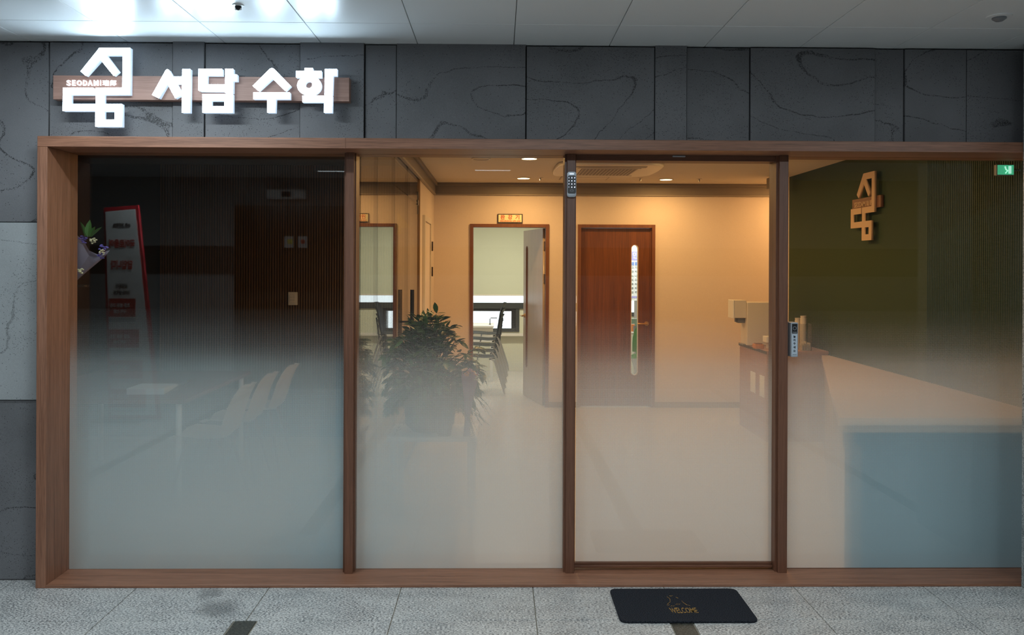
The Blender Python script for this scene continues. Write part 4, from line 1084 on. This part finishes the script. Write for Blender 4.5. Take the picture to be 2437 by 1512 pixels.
for i, ch in enumerate('눌러주세요'):
    mk('character', xf(text_bm(ch, .0142, .0003, .0004), T(c0_.x-.001, yk-.0015, c0_.z+.017-i*.0187) @ FRONT), M_INK, pbn)
mk('lettering', xf(text_bm('AUTO', .0062, .0003, .0001, sx=1.2), T(c0_.x, yk-.0015, c0_.z-.0775) @ FRONT), M_INK, pbn)

m0, m1 = atz(1450, 1401, .012), atz(1807, 1478, .012)
my1 = min(m0.y, YF-.006); my0 = m1.y; mx0 = m0.x; mx1 = m1.x
dm = thing('doormat', 'charcoal doormat with worn gold house and WELCOME print before the door', 'mat', ((mx0+mx1)/2, (my0+my1)/2, 0))
b = curve_bm([rrect(mx0, mx1, my0, my1, .035)], .003, .002, 1); mk('pile', xf(b, T(0, 0, .0065)), M_MAT, dm)
q0_, q1_ = atz(1591.5, 1447, .012), atz(1663, 1459.5, .012)
mcx, mcy = (q0_.x+q1_.x)/2, (q0_.y+q1_.y)/2
mk('lettering', xf(fit(text_bm('WELCOME', .052, .0004, .0004), (q1_.x-q0_.x), abs(q0_.y-q1_.y)), T(mcx, mcy, .0118)), M_GOLDT, dm)
# worn line drawing of a house roof with bushes
h0 = atz(1620, 1442, .012).y
lines = [[(-.05, .0), (-.048, .015), (-.040, .03), (-.028, .045), (-.024, .07), (-.022, .085), (-.030, .11)], [(-.018, .125), (-.010, .118), (.0, .125)], [(.012, .105), (.02, .092)], [(.032, .06), (.030, .05), (.036, .03), (.044, .01), (.058, .0)],
         [(-.036, -.008), (-.030, .0), (-.024, -.008), (-.018, .0)], [(-.008, .01), (-.002, .024), (.002, .01), (.006, .03), (.010, .012), (.014, .022)], [(-.046, .0), (-.040, .012)]]
for ln in lines: mk('house_line', tube([(mcx-.015+x, h0+y, .0118) for x, y in ln], .0012, 5), M_GOLDT, dm)

# ---------------------------------------------------------------- corridor fixtures and the far side seen in reflections
labs = ['linear ceiling lamp near the shop sign', 'linear ceiling lamp in front of the right pane', 'short linear ceiling lamp behind the viewer', 'linear ceiling lamp at the corridor left', 'linear ceiling lamp over the middle of the corridor', 'shortest ceiling lamp, by the door across the corridor']
for i, (x, y, sx_, p_) in enumerate(CORR):
    t = thing('ceiling_lamp', labs[i], 'light', (x, y, CZ), 0, 'linear corridor lamps')
    mk('housing', bx(x-sx_/2-.02, x+sx_/2+.02, y-.06, y+.06, CZ-.008, CZ-.0005, .002), M_WHITE, t)
    mk('diffuser', bx(x-sx_/2, x+sx_/2, y-.045, y+.045, CZ-.0105, CZ-.008), M_COOLDIM if i in (2, 5) else M_COOLD, t)
for (px, py, r_, lab) in ((567, 12, .026, 'small dark round spotlight in the bright ceiling above the sign'), (2378, 39, .055, 'small white round sensor in the ceiling at the right')):
    p = atz(px, py, CZ); t = thing('ceiling_spot', lab, 'light' if px < 1000 else 'sensor', (p.x, p.y, CZ))
    mk('flange', lathe([(r_, 0), (r_*.96, -.004), (r_*.5, -.006), (r_*.48, -.001)], p, 32), M_CEIL, t, smooth=True)
    mk('eye', lathe([(r_*.55, 0), (r_*.55, -.012), (r_*.3, -.022), (.002, -.024)], p, 24), M_BLACK if px < 1000 else M_SILVD, t, smooth=True)
    if px < 1000:
        for dx_ in (-.010, .010): mk('led', lathe([(.005, -.014), (.005, -.022), (.001, -.024)], p+Vector((dx_, 0, 0)), 12), M_WHITE, t, smooth=True)
M_OPP = plaster('grey_wall_paint', (.28, .29, .29), 60); M_BAND = mat('dark_wall_band', (.05, .045, .042), .5)
ow = plane_wall('wall_opposite', 'pale grey wall across the corridor', bx(XL, XR, OPP-.1, OPP, 0, CZ+.05), M_OPP)
mk('dark_band', bx(XL, XR, OPP, OPP+.012, 1.50, 1.87), M_BAND, ow)
plane_wall('wall_corridor_left', 'left end of the corridor', bx(XL-.1, XL, OPP, YW+.1, 0, CZ+.05), M_OPP)
plane_wall('wall_corridor_right', 'right end of the corridor', bx(XR, XR+.1, OPP, YW+.1, 0, CZ+.05), M_OPP)
od = thing('door_6', 'dark automatic door across the corridor', 'door', (-2.75, OPP, 0), kind='structure')
mk('door_panel', bx(-3.45, -2.03, OPP+.012, OPP+.05, 0, 2.40), mat('dark_door_glass', (.012, .012, .012), .2), od)
mk('sensor_box', bx(-3.02, -2.51, OPP+.05, OPP+.13, 2.48, 2.61, .02, 3), M_WHITE, od)
mk('sensor_label', bx(-2.82, -2.70, OPP+.13, OPP+.133, 2.51, 2.58), M_INK, od)
M_SGR = mat('sticker_grey', (.55, .55, .55), .6); M_SYL = mat('sticker_yellow', (.7, .6, .05), .6)
for i, x in enumerate((-2.74, -2.56)):
    s_ = mk('sticker', bx(x-.06, x+.06, OPP+.051, OPP+.054, 1.85, 2.0), M_SGR, od)
    if i == 0:
        mk('mark', bx(x-.02, x+.05, OPP+.054, OPP+.056, 1.90, 1.96), M_SYL, s_)
    else: mk('mark', lathe([(.03, 0), (.03, .002)], (0, 0, 0), 16).__class__ and xf(lathe([(.03, 0), (.03, .002)], (0, 0, 0), 16), T(x, OPP+.056, 1.93) @ Matrix.Rotation(PI/2, 4, 'X')), M_RED, s_)
fn = tag(mk('floor_number', xf(text_bm('4', .38, .003, .006), T(-1.27, OPP+.016, 2.17) @ BACKF), mat('yellow_paint', (.75, .55, .12), .5)), 'yellow numeral four on the wall across the corridor', 'sign')
es = thing('exit_sign', 'small lit green emergency exit sign at the top right behind the glass', 'sign', (2.94, 5.0, 2.2))
e0, e1 = aty(2374, 393, 5.0), aty(2412, 416, 5.0)
mk('housing', bx(e0.x-.004, e1.x+.004, 5.001, 5.03, e1.z-.004, e0.z+.004, .003), M_SILVD, es)
mk('lit_face', bx(e0.x, e1.x, 4.997, 5.0, e1.z, e0.z), mat('lit_green_face', (.1, .6, .3), .4, emit=(.04, .34, .18), es=1.0), es)
mk('wall_arm', cyl((e1.x, 5.015, (e0.z+e1.z)/2), (XG-.001, 5.015, (e0.z+e1.z)/2), .006), M_STEEL, es)
M_LITW = mat('lit_running_figure', (.9, 1, .95), .4, emit=(.4, .8, .65), es=1)
xm, zm = (e0.x+e1.x)/2, (e0.z+e1.z)/2
mk('running_figure', tube([(xm-.005, 4.9955, zm+.02), (xm, 4.9955, zm+.004), (xm+.010, 4.9955, zm-.006), (xm-.003, 4.9955, zm-.02)], .004, 6), M_LITW, es)
mk('doorway_mark', bx(xm+.016, xm+.032, 4.995, 4.997, zm-.022, zm+.022), M_LITW, es)
# standing advertising sign, seen mirrored in the left pane
bn = thing('standing_sign', 'tall white advertising stand with red border, reflected in the left pane', 'sign', (-3.95, .16, 0))
Yn = .16
b = curve_bm([[(-.40, .02), (.13, .02), (.19, 2.21), (-.16, 2.24)]], .02); mk('red_board', xf(b, T(-3.90, Yn, 0) @ BACKF), mat('red_board', (.5, .02, .03), .5), bn)
b = curve_bm([[(-.36, .06), (.10, .06), (.17, 2.17), (-.135, 2.20)]], .002); mk('white_face', xf(b, T(-3.90, Yn+.023, 0) @ BACKF), M_PAPERW, bn)
for txt, z, size, m_, bold in (('수학 전문학원', 2.03, .05, M_INK, .001), ('국어로움이', 1.84, .095, M_RED, .003), ('답입니다', 1.62, .10, M_RED, .003), ('상담문의', 1.40, .055, M_INK, .001), ('국어논술학원', 1.33, .05, M_INK, .001)):
    mk('lettering', xf(text_bm(txt, size, .001, bold, sx=.62), T(-3.90, Yn+.027, z) @ BACKF), m_, bn)
for z in (1.08, .76, .44, .14):
    o = mk('red_panel', bx(-4.03, -3.76+(1.1-z)*.12, Yn+.025, Yn+.028, z, z+.19), mat('red_panel', (.48, .05, .04), .5), bn)
    mk('lettering', xf(text_bm('초등 중등 고등', .045, .001, .001, sx=.75), T(-3.915, Yn+.0295, z+.12) @ BACKF), M_PAPERW, o)
    mk('lettering', xf(text_bm('국어 논술', .045, .001, .001, sx=.75), T(-3.915, Yn+.0295, z+.06) @ BACKF), M_PAPERW, o)
    mk('caption_strip', bx(-4.03, -3.76+(1.1-z)*.12, Yn+.025, Yn+.027, z-.05, z-.012), M_SGR, bn)
mk('foot', bx(-4.16, -3.66, Yn-.16, Yn+.16, 0, .02, .004), M_BLKM, bn)
